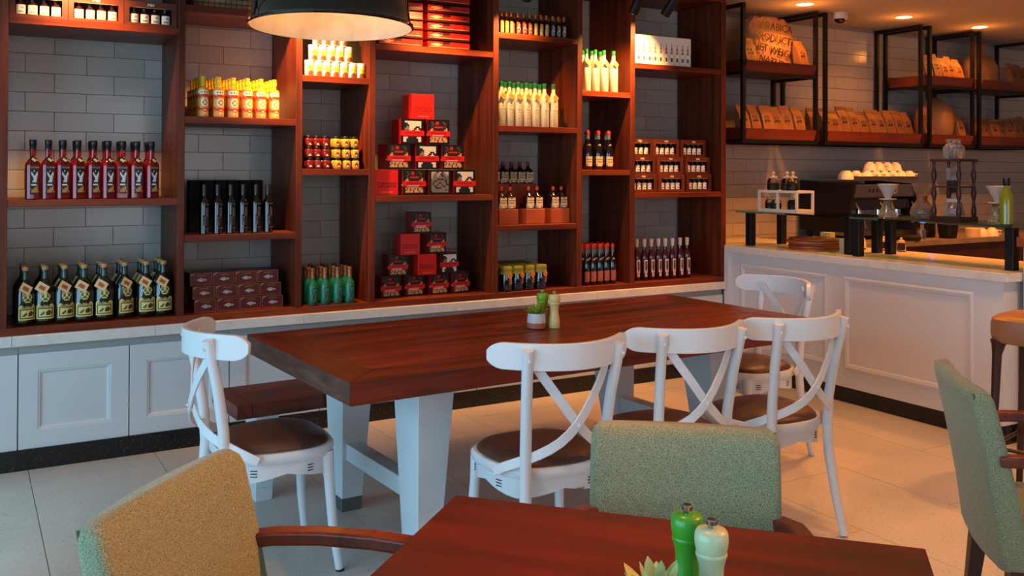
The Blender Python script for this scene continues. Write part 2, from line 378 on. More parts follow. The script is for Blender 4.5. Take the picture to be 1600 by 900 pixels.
# cabinets
def cabinet(x0, n, lab, wdt=.4975):
    c = thing('base_cabinet', lab, 'cabinet', (x0, 0, .1), 0, None)
    w = n*wdt
    MB().box(0.001, w-.001, .022, .47, 0, .455).obj('body', M_cab, c)
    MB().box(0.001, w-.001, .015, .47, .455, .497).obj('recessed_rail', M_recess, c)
    for k in range(n):
        a, b_ = k*wdt+.003, (k+1)*wdt-.003; z0, z1 = .0, .455; i = .082; p = .016
        d_ = MB(); y0, y1 = 0, .02
        d_.box(a, a+i, y0, y1, z0, z1).box(b_-i, b_, y0, y1, z0, z1).box(a+i, b_-i, y0, y1, z0, z0+i).box(a+i, b_-i, y0, y1, z1-i, z1)
        do = d_.obj('door', M_cab, c)
        q = MB(); A = (a+i, b_-i, z0+i, z1-i); e1, e2 = .014, .024
        rings = []
        for (ins, yy) in ((0, 0.0), (.004, .003), (.010, .004), (.018, .012), (.024, .0125)):
            rings.append([(A[0]+ins, yy, A[2]+ins), (A[1]-ins, yy, A[2]+ins), (A[1]-ins, yy, A[3]-ins), (A[0]+ins, yy, A[3]-ins)])
        q.loft(rings, cap=False); q.add(rings[-1], [(0,1,2,3)])
        q.obj('door_panel', M_cab, do)
    return c
for k, lab in enumerate(['white two door base cabinet cut off by left edge of photo', 'white panelled base cabinet under the olive oil bottles, second from left',
                          'white two door base cabinet under ledge, behind the wooden bench', 'white two door base cabinet under ledge behind middle of table', 'white two door base cabinet under ledge near far end of table',]):
    cabinet(-.767 + k*.995, 2, lab)
cabinet(-.767+5*.995, 1, 'narrow white base cabinet under ledge beside the counter', 4.728-4.208)

# ------------------------------------------------------------------ counter
ct = thing('bar_counter', 'white panelled service counter with pale marble top along right side', 'counter', (4.73, 0, 0))
MB().box(0.02, .74, -2.095, -.008, .10, .863).box(.03, .74, -.008, .47, .10, .863).obj('body', M_cab, ct)
def frame(name, y0, y1, z0, z1, par):
    q = MB(); rings = []
    for (ins, xx) in ((0, 0.020), (.0, .012), (.012, .008), (.03, .012), (.036, .0195)):
        rings.append([(xx, y0+ins, z0+ins), (xx, y1-ins, z0+ins), (xx, y1-ins, z1-ins), (xx, y0+ins, z1-ins)])
    q.loft(rings, cap=False); return q.obj(name, M_cab, par)
frame('panel_moulding', -.93, -.16, .215, .79, ct); frame('panel_moulding', -1.93, -1.06, .215, .79, ct)
for (a, b_, x_) in ((-.008, .478, .028), (-.70, -.008, 0), (-1.45, -.70, 0), (-2.13, -1.45, 0)): MB().box(x_, .755, a+.0005, b_-.0005, .863, .91).obj('stone_slab', M_marble, ct, bevel=.002, seg=1)
MB().box(.001, .02, -.05, -.008, .1, .863).obj('corner_post', M_cab, ct)
# raised bar end
rb = thing('raised_bar', 'taller white bar section with wooden top at right edge of counter', 'bar', (4.86, -2.14, 0))
MB().box(0, .6, -1.9, 0, 0, 1.05).obj('body', M_cab, rb)
MB().box(-.03, .63, -1.9, .02, 1.05, 1.10).obj('wooden_top', M_plate, rb)
# back counter behind
bc = thing('back_counter', 'low dark fronted back bar worktop along the tiled wall', 'counter', (5.6, 0, 0))
MB().box(0, 4.2, -.30, .47, 0, .86).obj('body', M_dark, bc)
MB().box(0, 4.2, -.33, .478, .86, .90).obj('worktop', noisemat('grey_worktop', [(.3,'6F655C'),(.7,'84796E')], (1,1,1), 8, 4, .3), bc)

# ------------------------------------------------------------------ cross back chairs
def outline(a, b, n=40, p=.72, tap=.12):
    o_ = []
    for k in range(n):
        t = 2*PI*k/n; c, s_ = math.cos(t), math.sin(t)
        x = a*math.copysign(abs(c)**p, c); y = b*math.copysign(abs(s_)**p, s_)
        x *= 1 - tap*(.5 - .5*y/b); o_.append((x, y))
    return o_
def cross_chair(label, loc, rz):
    t = thing('cross_back_chair', label, 'chair', loc, rz, None)
    a, b = .232, .212; ol = outline(a, b); rings = []
    for (s_, z) in ((.90,.424),(.97,.420),(1.0,.432),(1.0,.446),(.97,.456),(.90,.456)): rings.append([(x*s_, y*s_, z) for x, y in ol])
    q = MB(); q.loft(rings, cap=False); q.loft([rings[-1], rings[0]], cap=False); q.obj('seat_frame', M_white, t, smooth=True)
    rings = []
    for (s_, z) in ((.915,.44),(.915,.456),(.90,.464),(.84,.476),(.7,.486),(.45,.493),(.2,.495),(.01,.495)): rings.append([(x*s_, y*s_, z) for x, y in ol])
    MB().loft(rings).obj('seat_cushion', M_leather, t, smooth=True)
    q = MB(); r_o = []; r_i = []; n = len(ol)
    low = []
    for k, (x, y) in enumerate(ol):
        ang = math.degrees(math.atan2(y, x)) % 90; dd = min(abs(ang-45), 45)
        low.append(.352 + .028*(dd/45)**1.2)
    R1 = [(x*.93, y*.93, .425) for x, y in ol]; R2 = [(x*.93, y*.93, low[k]) for k, (x, y) in enumerate(ol)]
    R3 = [(x*.86, y*.86, low[k]) for k, (x, y) in enumerate(ol)]; R4 = [(x*.86, y*.86, .425) for x, y in ol]
    q.loft([R1, R4, R3, R2, R1], cap=False); q.obj('apron', M_white, t, smooth=True)
    q = MB()
    for ang in (-62, -118, -20, 200, 20, 160, 62, 118):
        k = int((ang % 360)/360*n); x, y = ol[k]; nx = Vector((x, y, 0)).normalized(); tg = Vector((-nx.y, nx.x, 0))
        for j in range(3):
            p = Vector((x*.934, y*.934, .400 - j*.010)); q.bar(p - tg*.012, p + tg*.012, .0028, .0028)
    q.obj('vent_slots', mat('slot_dark', '3A322C', .8), t, kind='stuff')
    for s_ in (-1, 1):
        MB().tube([(s_*.165,.155,.43),(s_*.168,.158,.38),(s_*.172,.163,.33),(s_*.182,.175,.16),(s_*.198,.195,.006)], [.027,.024,.019,.0175,.015], 12).obj('front_leg', M_white, t, smooth=True)
        MB().tube([(s_*.172,-.270,.006),(s_*.162,-.238,.15),(s_*.152,-.210,.32),(s_*.149,-.203,.44),(s_*.151,-.209,.55),(s_*.160,-.232,.70),(s_*.174,-.268,.868)],
                  [.0165,.018,.020,.020,.0195,.019,.019], 16).obj('rear_leg', M_white, t, smooth=True)
        MB().lathe([(.016,0),(.016,.006)], 10).obj('foot_glide', M_black, t).location = (s_*.199,.196,0)
    # top rail
    q = MB(); rings = []; xsr = []
    for k in range(9): xsr.append(-.264 + .044*(1-math.cos(PI/2*(k+.6)/8.6)))
    xsr += [-.20 + .4*k/16 for k in range(17)] + [-x for x in xsr[::-1]]
    for x in xsr:
        y = -.306 + 2.25*x*x; e = min(1, (.266-abs(x))/.044); h = .0435*math.sqrt(max(1-(1-e)**2, .005))
        nx = Vector((-2*2.25*x, 1, 0)).normalized()*.010; zc = .842
        rings.append([(x-nx.x, y-nx.y, zc-h), (x+nx.x, y+nx.y, zc-h), (x+nx.x, y+nx.y, zc+h), (x-nx.x, y-nx.y, zc+h)])
    q.loft(rings); q.obj('top_rail', M_white, t, smooth=True, bevel=.004, seg=2)
    for s_, off in ((1, 0), (-1, .010)):
        pts = [(-.158,-.222,.85),(-.115,-.250-off,.78),(-.06,-.272-off,.70),(0,-.280-off,.618),(.06,-.268-off,.560),(.115,-.238,.518),(.165,-.188,.486),(.200,-.145,.462),(.219,-.105,.440)]
        nr = [(-.5,1,0),(-.4,1,0),(-.2,1,0),(0,1,0),(.25,1,0),(.6,1,0),(1,1,0),(1,.5,0),(1,.2,0)]
        sp = []; sn = []
        for k in range(len(pts)-1):
            for u in (0, .5):
                p0 = Vector(pts[max(k-1,0)]); p1 = Vector(pts[k]); p2 = Vector(pts[k+1]); p3 = Vector(pts[min(k+2,len(pts)-1)])
                c = p1*(1) if u == 0 else (-p0 + 9*p1 + 9*p2 - p3)/16
                sp.append((s_*c.x, c.y, c.z)); nn = Vector(nr[k]).lerp(Vector(nr[k+1]), u); sn.append((-s_*nn.x if 0 else -s_*nn.x, -nn.y, 0) if 0 else (s_*nn.x, nn.y*1.0, 0))
        sp.append((s_*pts[-1][0],)+pts[-1][1:]); sn.append((s_*nr[-1][0], nr[-1][1], 0))
        # outward normals: back of the chair is -y
        sn = [(x, -y if i < 9 else -y*.4, 0) for i, (x, y, z) in enumerate(sn)]
        MB().ribbon(sp, sn, .032, .008).obj('cross_strap', M_white, t, smooth=True, bevel=.0015, seg=1)
    q = MB()
    for p in ((0,-.297,.615),(-.176,-.284,.835),(.176,-.284,.835),(.205,-.112,.440+.005),(-.205,-.112,.445)): q.lathe([(.006,-.004),(.006,.002),(.002,.005)], 8, cx=p[0], cy=p[1], cz=p[2])
    q.obj('bolt_caps', M_white, t, smooth=True, kind='stuff')
    return t
CY = -2.222
c1 = cross_chair('white cross back chair with brown seat, nearest of three along table front', (1.765, CY-.01, 0), math.radians(-5))
for o in [cross_chair('white cross back chair behind the grey green armchair, middle of the three', (2.335, CY, 0), math.radians(-6)),
          cross_chair('white cross back chair at table front, farthest right of the three', (2.855, CY-.02, 0), math.radians(-2)),
          cross_chair('white cross back chair at left head of long table', (.985, -1.62, 0), math.radians(-90)),
          cross_chair('white cross back chair at far head of table beside white counter', (3.47, -1.53, 0), math.radians(88))]: pass
def text(body, name, size, mat_, parent, loc, rot, extr=.0003, align='CENTER'):
    cu = bpy.data.curves.new(name, 'FONT'); cu.body = body; cu.size = size; cu.align_x = align; cu.align_y = 'CENTER'; cu.extrude = extr; cu.resolution_u = 2
    tmp = bpy.data.objects.new(name, cu); COL.objects.link(tmp); dg = bpy.context.evaluated_depsgraph_get()
    me = bpy.data.meshes.new_from_object(tmp.evaluated_get(dg)); bpy.data.objects.remove(tmp); me.materials.clear(); me.materials.append(mat_)
    o = bpy.data.objects.new(name, me); COL.objects.link(o); o.parent = parent; o.location = loc; o.rotation_euler = rot; return o
text('sandaland', 'maker_mark', .011, P('2A2420'), c1, (.055, -.2, .372), (PI/2, 0, math.radians(4)))

# ------------------------------------------------------------------ long table and bench
TA = math.radians(3.04)
tb = thing('long_table', 'long communal table with thick reddish brown plank top and white legs', 'table', (1.068, -2.214, 0), TA)
L, Wd, z0, z1 = 2.344, 1.052, .689, .765
bw = .14
g = .0012
MB().add([(0,0,z0),(L,0,z0),(L,0,z1),(0,0,z1),(bw,bw,z0),(L-bw,bw,z0),(L-bw,bw,z1),(bw,bw,z1)], [(0,1,2,3),(5,4,7,6),(3,2,6,7),(1,0,4,5),(0,3,7,4),(2,1,5,6)]).obj('border_plank', [M_table], tb, bevel=.003, seg=2)
MB().add([(0,Wd,z0),(L,Wd,z0),(L,Wd,z1),(0,Wd,z1),(bw,Wd-bw,z0),(L-bw,Wd-bw,z0),(L-bw,Wd-bw,z1),(bw,Wd-bw,z1)], [(1,0,3,2),(4,5,6,7),(2,3,7,6),(0,1,5,4),(3,0,4,7),(1,2,6,5)]).obj('border_plank', [M_table], tb, bevel=.003, seg=2)
for (xa, xb) in ((0, bw), (L, L-bw)):
    vs = [(xa,g,z0),(xa,Wd-g,z0),(xa,Wd-g,z1),(xa,g,z1),(xb,bw+g,z0),(xb,Wd-bw-g,z0),(xb,Wd-bw-g,z1),(xb,bw+g,z1)]
    fs = [(0,3,2,1),(4,5,6,7),(3,7,6,2),(0,1,5,4),(0,4,7,3),(1,2,6,5)]
    if xa > 0: fs = [q[::-1] for q in fs]
    m_ = MB().add(vs, fs); m_.m[0] = 1
    m_.obj('border_plank', [M_tabley, M_end], tb, bevel=.003, seg=2)
npl = 6; pw = (Wd - 2*bw)/npl; yy = bw
random.seed(3)
for k in range(npl):
    cuts = [bw, bw + (L-2*bw)*random.uniform(.3, .7), L-bw]
    for a, b_ in zip(cuts, cuts[1:]):
        MB().box(a+g, b_-g, yy+g*.6, yy+pw-g*.6, z0+.01, z1 - .0006 - .0006*random.random()).obj('plank', M_table, tb, bevel=.001, seg=1)
    yy += pw
def tleg(x, y, sx, par, wt=.155, wb_=.088, dt=.21, db=.115, zt=.689, cap=True, name='leg'):
    # sx=+1: taper on the +x side
    def ring(w, dd, z): return [(x, y, z), (x+sx*w, y, z), (x+sx*w, y+dd, z), (x, y+dd, z)] if sx > 0 else [(x-w, y, z), (x, y, z), (x, y+dd, z), (x-w, y+dd, z)]
    zc = .055
    tt = zc/zt; wc = wb_ + (wt-wb_)*tt; dc = db + (dt-db)*tt
    lo = MB().loft([ring(wc, dc, zc), ring(wt, dt, zt)]).obj(name, M_leg, par, bevel=.002, seg=1)
    MB().loft([ring(wb_, db, 0), ring(wc, dc, zc)]).obj('foot_cap', M_cap_steel if cap else M_leg, lo, bevel=.001, seg=1)
def t2l(X, Y):  # world to table-local
    dx, dy = X-1.068, Y+2.214; return (dx*math.cos(TA)+dy*math.sin(TA), -dx*math.sin(TA)+dy*math.cos(TA))
fx, fy = t2l(1.384, -1.283); nx_, ny_ = t2l(1.420, -1.968)
tleg(fx, fy, 1, tb); tleg(nx_, ny_, 1, tb); tleg(L-fx, fy, -1, tb); tleg(L-nx_, ny_, -1, tb)
for xx in (fx+.02, L-fx-.09): MB().box(xx, xx+.07, ny_+.05, fy+.08, .215, .285).obj('stretcher', M_leg, tb, bevel=.002, seg=1)
MB().box(fx, L-fx, ny_+.05, ny_+.09, .655, .6885).obj('apron_rail', M_leg, tb); MB().box(fx, L-fx, fy+.05, fy+.09, .655, .6885).obj('apron_rail', M_leg, tb)
be = thing('bench', 'low wooden plank bench with white legs between table and cabinets', 'bench', (.985, -1.115, 0), TA)
LB, WB = 2.36, .36
for k in range(3):
    w3 = WB/3
    m_ = MB().box(.07, LB-.07, k*w3+.0008, (k+1)*w3-.0008, .40, .46); m_.obj('plank', M_table, be, bevel=.0015, seg=1)
for xa in (0, LB-.068):
    m_ = MB().box(xa, xa+.068, 0, WB, .40, .46); m_.obj('border_plank', [M_tabley], be, bevel=.002, seg=1)
for xx, s_ in ((.125, 1), (LB-.125, -1)):
    tleg(xx, .13, s_, be, .105, .072, .16, .10, .4, False)

# ------------------------------------------------------------------ foreground table
ft = thing('cafe_table', 'square dark red brown veneer table in the foreground', 'table', (.917, -3.257, 0), math.atan2(-.739, .674))
MB().box(0, .93, -.93, 0, .722, .75).obj('tabletop', M_fgtab, ft, bevel=.003, seg=2)
MB().box(.41, .52, -.52, -.41, .03, .722).obj('column', M_black, ft); MB().box(.28, .65, -.65, -.28, 0, .03).obj('base_plate', M_black, ft, bevel=.004)

# ------------------------------------------------------------------ upholstered armchairs
def rrect(hw, y0, y1, z, r_, n=5, bow=0.0):
    pts = []
    for (cx, cy, a0) in ((hw-r_, y1-r_, 0), (-hw+r_, y1-r_, 90), (-hw+r_, y0+r_, 180), (hw-r_, y0+r_, 270)):
        for k in range(n+1):
            a = math.radians(a0 + 90*k/n); x = cx + r_*math.cos(a); y = cy + r_*math.sin(a)
            pts.append((x, y - bow*(1-(x/hw)**2), z))
    # insert mid points along the long sides for the bow
    out = []
    for i, p in enumerate(pts):
        out.append(p); q = pts[(i+1) % len(pts)]
        if abs(q[0]-p[0]) > hw*.8:
            for u in (.2, .4, .6, .8):
                x = p[0] + (q[0]-p[0])*u; yb = p[1] + bow*(1-(p[0]/hw)**2)
                out.append((x, yb - bow*(1-(x/hw)**2), z))
    return out
def armchair(label, loc, rz, top=.845, wk=1.0):
    t = thing('upholstered_armchair', label, 'armchair', loc, rz, None)
    rings = []; hs = [(.345,0),(.36,.25),(.40,.5),(.48,.62),(.58,.78),(.68,.9),(.76,1),(top-.03,1),(top-.012,1),(top,.9)]
    for i, (z, q_) in enumerate(hs):
        u = (z-.345)/(top-.345); yc = -.225 - .095*u**1.3; th = .080 - .020*u; hw = (.222 + .016*math.sin(min(u,1)*PI*.6))*wk
        rr_ = .020
        if i == len(hs)-1: th -= .03; hw -= .018; rr_ = .014
        if i == len(hs)-2: th -= .008; hw -= .005
        if i == 0: th -= .012; hw -= .01
        rings.append(rrect(hw, yc-th/2, yc+th/2, z, min(rr_, th/2-.001), bow=.018))
    back = MB().loft(rings).obj('backrest', M_green, t, smooth=True, angle=60)
    rings = []
    for (z, ins) in ((.355,.012),(.36,0),(.43,0),(.455,.006),(.47,.03),(.475,.06)):
        rings.append(rrect(.236-ins, -.2, .25-ins, z, .045))
    MB().loft(rings).obj('seat', M_green, t, smooth=True, angle=60)
    for s_ in (-1, 1):
        ap = [(s_*.225*wk,-.27,.655),(s_*.240,-.22,.660),(s_*.256,-.12,.664),(s_*.262,0,.664),(s_*.262,.12,.658),(s_*.258,.19,.645),(s_*.252,.225,.625)]
        MB().ribbon(ap, [(0,0,1)]*7, .044, .030).obj('arm', M_arm, t, smooth=True, bevel=.006, seg=3, angle=50)
        MB().tube([(s_*.256,.205,.61),(s_*.250,.205,.45),(s_*.245,.21,.2),(s_*.235,.215,0)], [.019,.020,.018,.013], 8).obj('front_leg', M_dark, t, smooth=True)
        MB().loft([[(s_*.19+dx*sc_, yb+dy*sc_, z) for dx, dy in ((-.022,-.022),(.022,-.022),(.022,.022),(-.022,.022))] for (z, sc_, yb) in ((0,.62,-.26),(.36,1.15,-.215))]).obj('rear_leg', M_dark, t)
    # seams down the rear corners
    for s_ in (-1, 1):
        pts = []
        for u in [.16 + k*.82/10 for k in range(11)]:
            z = .345 + (top-.345)*u; yc = -.225 - .095*u**1.3; th = .080 - .020*u; hw = (.222 + .016*math.sin(u*PI*.6))*wk; pts.append((s_*(hw-.0080), yc-th/2+.0080, z))
        MB().tube(pts, .0028, 5).obj('seam', mat('seam_thread', '4C5A40', .8), back)
    MB().box(-.2375, -.2335, -.258, -.240, .385, .425).obj('care_tag', mat('white_tag', 'C8C8C4', .6), t)
    return t
armchair('grey green tweed armchair facing the foreground table from behind it', (1.434-.65*.31+.02, -3.393-.76*.31+.02, 0), math.atan2(.65, -.76), .850, .91)
armchair('mustard and teal lit green armchair at bottom left of foreground table', (.573, -3.385, 0), math.atan2(-.718, -.696), .845)
armchair('green armchair with dark legs seen from behind at right edge', (2.812, -3.532, 0), math.atan2(-.735, -.678), .845)

# bar stool
st = thing('bar_stool', 'tan leather topped bar stool with dark flared legs beside counter', 'stool', (4.08, -2.72, 0), math.radians(12))
rings = []
for (z, s_) in ((.705,.93),(.715,.98),(.74,1.0),(.785,1.0),(.805,.975),(.815,.9),(.820,.7),(.822,.3)): rings.append([(x*s_, y*s_, z) for x, y in outline(.205,.205,36,.55,0)])
MB().loft(rings).obj('seat', M_leather2, st, smooth=True)
for sx in (-1, 1):
    for sy in (-1, 1):
        MB().tube([(sx*.150,sy*.150,.712),(sx*.152,sy*.152,.69),(sx*.156,sy*.156,.65),(sx*.162,sy*.162,.45),(sx*.185,sy*.185,0)], [.036,.028,.020,.017,.014], 12).obj('leg', M_dark, st, smooth=True)
for a in range(4):
    c, s_ = [(1,0),(0,1),(-1,0),(0,-1)][a]; e = .177
    MB().tube([(c*e - s_*e, s_*e + c*e, .25), (c*e + s_*e, s_*e - c*e, .25)], .009, 8).obj('footrest', M_dark, st, smooth=True)
#CONT
# ================================================================== products on the shelves
PLACE = {}
def row_labels(noun, place, rows_desc, n):
    return lambda r_, i: '%s, %s from left in %s, %s' % (noun, ORD[i], rows_desc[r_], place)
def fill(proto, spots, noun, place, rows, group, rz=0.0, jit=0.0, cell=None):
    # spots: list of rows, each a list of (x, y, z); proto is consumed as the first one
    first = True
    for ri, row in enumerate(spots):
        for i, p in enumerate(row):
            lab = '%s %s from left, %s, %s' % (ORD[i], noun, rows[ri], place)
            a = rz + random.uniform(-jit, jit)
            if first:
                proto.location = p; proto.rotation_euler = (0, 0, a); proto['label'] = lab; proto['group'] = group; first = False
            else: copy_tree(proto, p, a, lab, group=group)
GLASS_RED = mat('dark_red_bottle_glass', '7A0A12', .15, coat=.5)
CAPB = mat('black_cap', '111012', .35); CORK = mat('cork_stopper', 'B98A5A', .8)
def tagmesh(cols, w=.022, h=.028):
    return cols
def hangtag(parent, x, y, z, w, h, tilt, matl, mat2=None, name='hang_tag', ang=0.0):
    m = MB(); m.box(-w/2, w/2, -.0008, .0008, -h, 0, 0)
    if mat2: m.box(-w*.28, w*.28, -.0012, -.0009, -h*.72, -h*.3, 1)
    o = m.obj(name, [matl, mat2 or matl], parent); o.location = (x, y, z); o.rotation_euler = (math.radians(-14), math.radians(tilt), ang); return o
# --- bay 1, middle shelf: dark red square bottles
p = thing('sauce_bottle', 'x', 'bottle')
MB().lathe([(.026,0),(.031,.004),(.0315,.165),(.029,.178),(.020,.192),(.0125,.202),(.0125,.245)], 16, sq=5).obj('glass_body', GLASS_RED, p, smooth=True)
MB().lathe([(.0145,.240),(.0148,.262),(.0165,.264),(.0165,.288),(.015,.292),(.004,.292)], 14).obj('cap', CAPB, p, smooth=True)
MB().pix(["gggggggg","kkkkkkkk","kkkwkkkk","kwkkkkwk","kwwkkwwk","kkwwwwgk","kkkwwwgk","kkkwwwkk","kkwwwwkk","kkkkkkkk","kwwwwwkk","kkkkkkok","gkkgoook","kgoooook","koooooko","kkkkkkkk"], .038, .135, ['k','w','g','o'], y=-.0322, z=.025).obj('label_print', [P('15181C'),P('B9C2CC'),P('6E6658'),P('A8793A')], p)
hangtag(p, .004, -.034, .205, .036, .030, 38, P('1B1B1B', .3), P('C9B58A', .4))
hangtag(p, -.010, -.031, .205, .028, .026, -30, P('B58A54', .5), name='second_tag')
XR = [.288,.356,.421,.488,.561,.627,.696,.764,.835]
Z = 1.2955
random.seed(5)
fill(p, [[(x, .062, Z) for x in XR], [(x+.002, .135, Z) for x in XR[2:]], [(x+.004, .208, Z) for x in XR[3:]]], 'red bottle with black cap', 'left bay middle shelf', ['front row','second row','third row'], 'dark red bottles on the left middle shelf', math.radians(8), .18)
# --- bay 1 bottom: round olive oil flasks
OIL = mat('dark_olive_glass', '14160A', .08, coat=1); OILN = mat('clear_neck_glass', '2E3E36', .12, coat=.4)
p = thing('oil_flask', 'x', 'bottle')
MB().lathe([(.036,0),(.044,.005),(.046,.02),(.0465,.15),(.043,.172),(.033,.195),(.020,.212),(.0145,.222)], 20, sx=1, sy=.72).obj('glass_body', OIL, p, smooth=True, angle=60)
MB().lathe([(.0145,.222),(.0135,.255),(.0165,.257),(.0165,.266)], 16).obj('neck', OILN, p, smooth=True)
MB().lathe([(.0120,.262),(.0155,.266),(.0155,.284),(.004,.285)], 14).obj('cork', CORK, p, smooth=True)
lp = [mat('label_cream', 'D9C778', .5), mat('label_olive_line', '5A5520', .5), mat('label_dark_art', '33301C', .5), mat('label_red_art', '6B2F22', .5)]
q = MB(); q.pix([" aa       aa ","aaaa aaa aaaa"[:13],"aaaaaaaaaaaaa","abbbbbbbbbbba","abaaaaaaaaaba","abaaaaaacdaba","abaaacaccddba","abaaccacdcdba","abaccaacccaba","abaaaaaaaaaba","abbbbbbbbbbba","aaaaaaaaaaaaa"], .088, .072, ['a','b','c','d'], rad=.0478, z=.028)
o = q.obj('label', lp, p, smooth=False); o.scale = (1, .74, 1)
text('FRANTOIA', 'brand_print', .0135, P('4A4A1E'), p, (0, -.0368, .088), (PI/2, 0, 0))
q = MB(); q.pix(["  aaaa  "," abaaba ","abbaabba","abbaabba"," aabbaa "," abbbba ","  aaaa  "], .046, .044, ['a','b'], rad=.0478, z=.112)
o = q.obj('seal', [lp[0], mat('seal_dark', '4C5A2E', .5)], p); o.scale = (1, .74, 1)
PAR = P('D2C496'); ORA = P('A85A22')
hangtag(p, -.004, -.047, .200, .054, .044, 34, PAR, ORA)
XO = [(.247,.075),(.334,.080),(.421,.076),(.509,.068),(.601,.070),(.702,.095),(.806,.090),(.900,.088)]
XO = [(x+.012, y) for x, y in XO]; XO[-1] = (.902, .088)
zz = .6835
fill(p, [[(x, y, zz) for x, y in XO], [(x, y+.102, zz) for x, y in XO], [(x, y+.204, zz) for x, y in XO[:]]], 'dark olive oil flask with cork', 'left bay bottom', ['front row','second row','third row'], 'olive oil flasks at bottom left', math.radians(10), .22)
# --- wooden display boxes with little bottles
def display_box(w, h, dpt, nb, jar_h=.075, logo=True):
    p = thing('display_box', 'x', 'display box'); t_ = .008
    q = MB(); q.box(0, w, 0, t_, 0, h*.14).box(0, w, 0, t_, h*.74, h).box(0, .025, 0, t_, h*.14, h*.74).box(w-.025, w, 0, t_, h*.14, h*.74)
    q.box(0, t_, t_, dpt, 0, h).box(w-t_, w, t_, dpt, 0, h).box(t_, w-t_, dpt-t_, dpt, 0, h).box(t_, w-t_, t_, dpt, 0, t_).box(t_, w-t_, t_, dpt, h-t_, h)
    q.obj('box_body', M_crate, p)
    if logo: MB().pix([" aa aa a","aaaaaa a","a  aaaaa"], .034, .014, ['a'], x=w/2, y=-.0006, z=h*.82).obj('logo_print', [P('C9B79A')], p)
    MB().box(w*.18, w*.82, -.0012, 0, h*.745, h*.76).obj('gold_line', P('B98F62'), p)
    sp = (w-.05)/nb
    for k in range(nb):
        jx = .025 + sp*(k+.5); rr_ = min(sp*.45, .024)
        j = MB().lathe([(rr_*.9,0),(rr_,.003),(rr_,h*.42),(rr_*.6,h*.50),(rr_*.5,h*.56)], 10).obj('small_bottle', mat('amber_glass', '35100A', .15, coat=.4), p, smooth=True); j.location = (jx, .032, h*.09)
        MB().lathe([(rr_*.55,h*.54),(rr_*.6,h*.64),(.001,h*.64)], 10).obj('cap', CAPB, j, smooth=True)
        MB().pix(["aaaa","aaba","aaaa","abba","aaaa"], rr_*2.1, h*.38, ['a','b'], rad=rr_*1.03, z=h*.03).obj('paper_label', [P('E3DCCB'), P('8F887A')], j)
    return p
p = display_box(.256, .128, .16, 4)
places = [(.180, .045, 2.1785), (.438, .045, 2.1785), (.696, .045, 2.1785)]
labs = ['wooden display box of little bottles at top left, partly in shadow', 'wooden display box of little bottles at top left, brightly lit middle one', 'wooden display box of little bottles at top left, nearest the upright']
for k, (q, l) in enumerate(zip(places, labs)):
    if k == 0: p.location = q; p['label'] = l; p['group'] = 'display boxes on left top shelf'
    else: copy_tree(p, q, 0, l, group='display boxes on left top shelf')
for k, x in enumerate((.180, .438)): copy_tree(p, (x, .045, 2.307), 0, 'wooden display box stacked on the %s one at top left shelf' % ('shadowed' if k == 0 else 'brightly lit'), group='display boxes on left top shelf')
# --- bay 2 shelf: orange and yellow tins
p = thing('oil_tin', 'x', 'tin'); TIN = mat('yellow_tin', 'D9A03A', .3, .3)
MB().lathe([(.027,0),(.0285,.003),(.0285,.150),(.027,.156),(.014,.162)], 18).obj('tin_body', TIN, p, smooth=True)
MB().lathe([(.0125,.160),(.0125,.178),(.0145,.180),(.0145,.200),(.013,.204),(.0145,.206),(.0145,.217),(.003,.218)], 14).obj('screw_cap', mat('yellow_cap', 'E2B822', .35), p, smooth=True)
MB().pix(["yyyyyyyyyyyy","ywwwwwwwwwwy","wwwbwbwbwwww","ywwwwwwwwwwy","rryrrrrrryrr","rrrrrrrrrrrr","yrryyyyyyrry","yyyywwwwyyyy","yyywwggwwyyy","yyywgwwgwyyy","yyywgwwgwyyy","yyywwggwwyyy","yyyywwwwyyyy","rryyyyyyyyrr","rrrrrrrrrrrr","yrrrrwwrrrry","yyyyyrryyyyy","yyyyywwyyyyy","yyyyywrwyyyy"[:12],"yyyyyyyyyyyy"], .088, .146, ['y','w','r','g','b'], rad=.0289, z=.005).obj('label_print', [P('D99A3C'),P('E9DDB8'),P('C63A22'),P('7A7A52'),P('4A4A4A')], p)
XC = [1.092,1.173,1.25,1.326,1.399,1.473]
fill(p, [[(x, .065+.066*k, 1.7225) for x in (XC if k < 3 else XC)] for k in range(5)], 'yellow oil tin with red bands', 'second bay upper shelf', ['front row','second row','third row','fourth row','fifth row'], 'yellow oil tins', math.radians(14), .12)
# --- bay 2 top: wire basket
p = thing('wire_basket', 'black wire basket full of brown bags on top shelf of second bay', 'basket', (1.03, .06, 2.3075))
q = MB(); bw_, bd, bh = .50, .34, .22
for k in range(18): q.box(k*bw_/17-.0015, k*bw_/17+.0015, -.0015, .0015, 0, bh); q.box(k*bw_/17-.0015, k*bw_/17+.0015, bd-.0015, bd+.0015, 0, bh)
for k in range(9): z = k*bh/8; q.box(0, bw_, -.0015, .0015, z-.0015, z+.0015); q.box(0, bw_, bd-.0015, bd+.0015, z-.0015, z+.0015); q.box(-.0015, .0015, 0, bd, z-.0015, z+.0015); q.box(bw_-.0015, bw_+.0015, 0, bd, z-.0015, z+.0015)
q.box(0, bw_, 0, bd, 0, .004); q.obj('wire_mesh', M_black, p, kind='stuff')
MB().lathe([(.20,0),(.21,.05),(.20,.16),(.12,.20),(.01,.205)], 16, cx=bw_/2, cy=bd/2, cz=.006, sq=6, sx=1.12, sy=.76).obj('brown_contents', M_sack, p, smooth=True)
